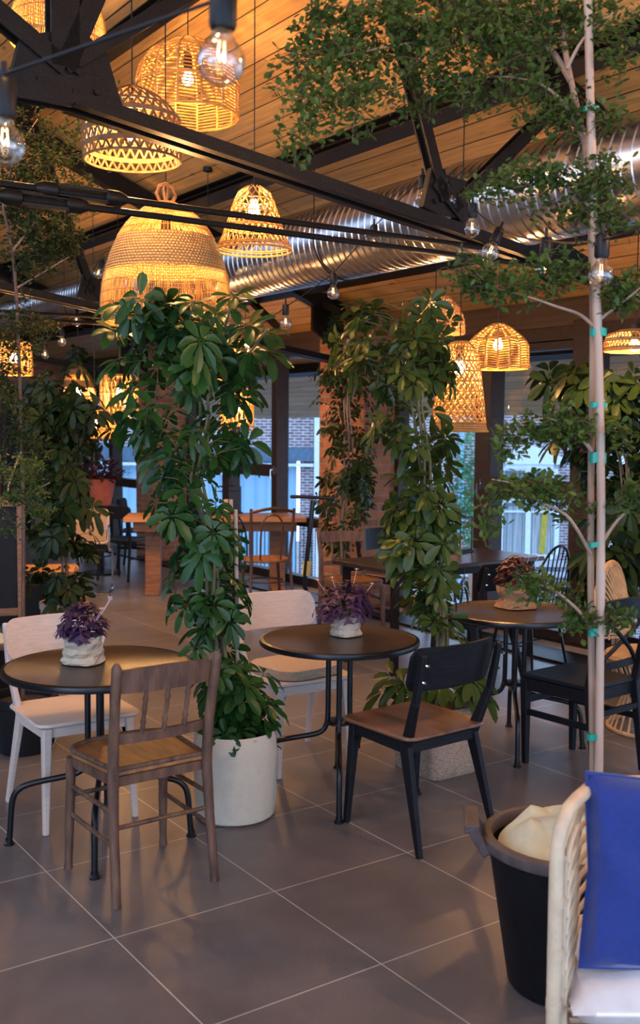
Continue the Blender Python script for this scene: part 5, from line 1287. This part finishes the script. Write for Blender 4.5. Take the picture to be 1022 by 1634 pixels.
m.tube(Q, rad, 12); m.build('bamboo_cane', M['bamboo'], t)
m = MB()
branch(t, m, [(947, 1235, D0+.02), (944, 1000, D0+.02), (943, 870, D0+.02), (944, 715, D0+.03), (946, 640, D0+.03), (947, 500, D0+.03), (942, 300, D0+.04), (936, 235, D0+.04), (912, 130, D0+.05), (898, 60, D0+.08), (905, -20, D0+.1)], .0105, .008)
q0 = at(947, 1235, D0+.02)-o_; m.tube([q0, (q0.x, q0.y, .2)], .0105, 8); m.build('trunk', M['bark'], t)
m = MB()
for (v0, v1, uc) in ((170, 178, 946), (524, 536, 958), (642, 650, 958), (722, 738, 957), (865, 873, 955), (1002, 1014, 954), (1170, 1180, 953)):
    m = MB(); a = at(uc-7, (v0+v1)/2, D0+.01)-o_; b = at(uc+2, (v0+v1)/2, D0)-o_; h_ = (v1-v0)/FPX*D0
    c = (a+b)/2; vs = []; n = 24
    ax = (b-a).normalized()
    for z in (-h_/2, h_/2):
        for k in range(n):
            g_ = 2*PI*k/n; vs.append(c+Vector((math.cos(YAW), -math.sin(YAW), 0))*(.0245*math.cos(g_))+Vector((math.sin(YAW), math.cos(YAW), 0))*(.0160*math.sin(g_))+Vector((0, 0, z+.002*math.sin(3*g_))))
    m.add(vs, [(k, (k+1) % n, n+(k+1) % n, n+k) for k in range(n)]); m.build('green_tie', M['tape'], t)
m = MB()
BR = [([(943, 1000, D0), (925, 975, D0-.05), (895, 948, D0-.12), (870, 935, D0-.15), (830, 925, D0-.2)], .006),
      ([(944, 885, D0), (925, 850, D0-.04), (905, 820, D0-.1), (860, 800, D0-.15), (820, 770, D0-.2), (785, 765, D0-.2)], .006),
      ([(945, 720, D0), (930, 700, D0-.03), (905, 680, D0-.08), (875, 665, D0-.1), (830, 675, D0-.15)], .007),
      ([(948, 520, D0), (925, 500, D0), (890, 490, D0-.05), (850, 475, D0-.1), (790, 460, D0-.1)], .006),
      ([(950, 515, D0), (985, 490, D0), (1022, 460, D0-.05)], .006), ([(962, 865, D0), (985, 830, D0), (1030, 790, D0)], .006),
      ([(944, 380, D0), (970, 350, D0+.05), (1000, 320, D0+.1)], .008), ([(942, 330, D0), (915, 300, D0), (870, 290, D0), (820, 300, D0-.05)], .006),
      ([(912, 130, D0+.05), (880, 75, D0+.1), (820, 52, D0+.1), (740, 60, D0), (640, 70, D0-.1), (540, 90, D0-.2)], .010),
      ([(936, 235, D0+.04), (900, 160, D0), (860, 130, D0), (800, 120, D0), (700, 130, D0)], .006), ([(905, 110, D0), (930, 60, D0), (980, 20, D0)], .006),
      ([(944, 1000, D0), (965, 985, D0), (1000, 985, D0)], .004)]
for pts, r in BR: m = MB(); branch(t, m, pts, r, .0018); m.build('branch', M['bark'], t)
d1 = D0
twiggy(t, [(700, 60, d1-.1, 600, 60, d1-.1, 150, 95, 190), (640, 70, d1-.1, 500, 120, d1-.2, 75, 110, 100), (560, 90, d1-.2, 470, 215, d1-.25, 40, 70, 26), (620, 90, d1-.2, 560, 190, d1-.2, 70, 60, 34), (800, 60, d1, 790, 50, d1, 120, 75, 150), (880, 60, d1, 900, 30, d1+.1, 100, 50, 80),
           (700, 130, d1, 680, 160, d1, 110, 45, 50), (860, 130, d1, 820, 150, d1, 100, 50, 55), (905, 60, d1, 985, 60, d1, 45, 70, 34),
           (900, 180, d1, 880, 200, d1, 70, 45, 36), (960, 190, d1, 985, 190, d1, 40, 40, 16),
           (870, 290, d1, 840, 290, d1-.05, 80, 30, 60), (820, 300, d1-.05, 770, 305, d1-.1, 40, 22, 16), (950, 290, d1, 960, 290, d1, 70, 50, 60), (970, 350, d1, 985, 350, d1, 45, 40, 26), (930, 350, d1, 880, 340, d1, 70, 22, 20)], M['leafT'], 5, .022, per=12, nx=.85)
twiggy(t, [(850, 475, d1-.1, 790, 450, d1-.1, 75, 32, 50), (890, 490, d1, 880, 425, d1-.05, 60, 35, 36), (985, 490, d1, 1000, 470, d1, 34, 42, 34), (800, 460, d1-.1, 735, 440, d1-.1, 40, 35, 14),
           (905, 680, d1-.05, 905, 690, d1-.05, 48, 28, 50), (875, 670, d1-.1, 850, 695, d1-.12, 55, 22, 26), (830, 675, d1-.15, 808, 730, d1-.18, 24, 40, 18),
           (860, 800, d1-.12, 870, 775, d1-.12, 65, 24, 40), (820, 770, d1-.2, 815, 800, d1-.2, 50, 20, 16), (785, 765, d1-.2, 780, 845, d1-.2, 14, 35, 12), (895, 830, d1, 920, 800, d1, 35, 25, 14),
           (1020, 790, d1, 1010, 800, d1, 30, 40, 26), (985, 690, d1, 1005, 700, d1, 20, 30, 8),
           (870, 935, d1-.12, 870, 955, d1-.14, 40, 16, 16), (835, 930, d1-.2, 855, 938, d1-.2, 22, 14, 10), (920, 975, d1, 925, 1000, d1-.04, 32, 20, 22), (965, 985, d1, 990, 990, d1, 38, 16, 18), (895, 948, d1, 905, 965, d1, 20, 18, 8)],
       M['leafT'], 9, .025, 'lower_foliage', per=9, tl=.09)
# fine-leaved tree at the left
DL = 5.6
b0 = at(38, 1100, DL)
t = thing('potted_tree', 'fine-leaved tree with a thin brown stem at the left edge', 'tree', (b0.x, b0.y, 0)); simple_pot(t, .17, .3, M['board'])
m = MB(); branch(t, m, [(36, 1060, DL), (38, 850, DL), (34, 700, DL), (30, 560, DL), (26, 460, DL), (20, 400, DL), (5, 330, DL)], .011, .008); q0 = at(36, 1060, DL)-Vector(t.location); m.tube([q0, (q0.x, q0.y, .26)], .011, 8); m.build('trunk', M['oldwood'], t)
m = MB()
for pts, r in (([(26, 460, DL), (60, 440, DL), (110, 410, DL-.1)], .006), ([(20, 400, DL), (60, 350, DL), (90, 280, DL)], .007), ([(5, 330, DL), (20, 250, DL), (60, 190, DL)], .007), ([(30, 560, DL), (0, 600, DL)], .004), ([(34, 720, DL), (10, 780, DL-.3), (20, 800, DL-.5), (80, 770, DL-.5)], .005)): m = MB(); branch(t, m, pts, r, .002); m.build('branch', M['bark'], t)
twiggy(t, [(30, 300, DL, 40, 270, DL, 70, 100, 150), (60, 330, DL, 60, 340, DL, 75, 60, 100), (60, 280, DL, 120, 280, DL, 60, 80, 60), (110, 410, DL, 55, 400, DL, 60, 50, 90), (90, 400, DL, 110, 380, DL, 35, 45, 34),
           (30, 480, DL, 30, 540, DL, 60, 50, 50), (30, 560, DL, 20, 650, DL, 50, 60, 50), (34, 700, DL, 40, 720, DL, 40, 40, 30), (60, 220, DL, 170, 200, DL+.2, 50, 80, 34)], M['leafL'], 15, .024, per=15)
twiggy(t, [(20, 800, DL-.5, 40, 795, DL-.5, 50, 18, 34), (40, 790, DL-.5, 25, 740, DL-.5, 60, 22, 34), (-20, 820, DL-.5, 20, 850, DL-.5, 30, 18, 10), (60, 820, DL-.5, 70, 820, DL-.5, 30, 14, 16)], M['leafT'], 16, .020, 'lower_foliage', per=13)
# ================================================================ light, world, camera
def plight(p, col, w, r=.04):
    l = bpy.data.lights.new('lamp_light', 'POINT'); l.color = col; l.energy = w; l.shadow_soft_size = r
    o = bpy.data.objects.new('lamp_light', l); C.objects.link(o); o.location = p
LP = 52
for (p, s) in LIGHTS: plight(p, WARM, LP*s)
# extra warm lights added out of view, without lamps, for ceiling and near floor
for (x, y, z, k) in ((.6, 1.6, 3.2, .7), (3.4, .9, 2.9, 1.2)):
    plight((x, y, z-.1), WARM, LP*k)
def area(loc, rot, sx, sy, col, w):
    l = bpy.data.lights.new('daylight_fill', 'AREA'); l.shape = 'RECTANGLE'; l.size = sx; l.size_y = sy; l.color = col; l.energy = w
    o = bpy.data.objects.new('daylight_fill', l); C.objects.link(o); o.location = loc; o.rotation_euler = rot
COOL = (.62, .74, 1.0)
area((-5.1, -1.0, 1.6), (0, -PI/2, 0), 2.6, 5, COOL, 190)            # added cool fill standing in for sky light from the left; no window here
area((2.5, -3.9, 1.7), (PI/2, 0, 0), 6, 2.6, COOL, 50)  # second unseen cool fill, added behind the camera
world = bpy.data.worlds.new('world'); bpy.context.scene.world = world; world.use_nodes = True
bg = world.node_tree.nodes['Background']; bg.inputs[0].default_value = (.50, .68, 1.0, 1); bg.inputs[1].default_value = 2.1
cam = bpy.data.cameras.new('camera'); co = bpy.data.objects.new('camera', cam); C.objects.link(co)
cam.sensor_fit = 'VERTICAL'; cam.sensor_height = 36; cam.sensor_width = 24; cam.lens = 36*FPX/1634; cam.clip_start = .05
co.matrix_world = Matrix.Translation(CAM) @ Matrix.Rotation(-YAW, 4, 'Z') @ Matrix.Rotation(PI/2-PITCH, 4, 'X') @ Matrix.Rotation(-ROLL, 4, 'Z')
cam.dof.use_dof = True; cam.dof.focus_distance = 4.6; cam.dof.aperture_fstop = 4.0
sc = bpy.context.scene; sc.camera = co
sc.view_settings.view_transform = 'Standard'; sc.view_settings.look = 'None'; sc.view_settings.gamma = 1; sc.view_settings.exposure = 0.6
sc.cycles.max_bounces = 8; sc.cycles.transparent_max_bounces = 24; sc.cycles.sample_clamp_indirect = 6

# repeats share a group
from collections import defaultdict
D_ = defaultdict(list)
for o in bpy.data.objects:
    if o.parent is None and 'label' in o and 'group' not in o: D_[o.name.split('.')[0]].append(o)
GN = {'pendant_lamp': 'woven pendant lamps', 'string_light': 'strings of clear bulbs', 'dining_chair': 'oak dining chairs', 'potted_oxalis': 'oxalis pots on the tables', 'rubber_tub': 'black rubber tubs',
      'lantern': 'black lanterns', 'antique_chair': 'antique spindle chairs', 'windsor_chair': 'thin black windsor chairs', 'bentwood_armchair': 'black chairs at the far left', 'potted_umbrella_tree': 'potted umbrella plants',
      'potted_climber': 'potted climbers', 'potted_tree': 'slim potted trees'}
for k_, v_ in D_.items():
    if len(v_) > 1 and k_ in GN:
        for o in v_: o['group'] = GN[k_]
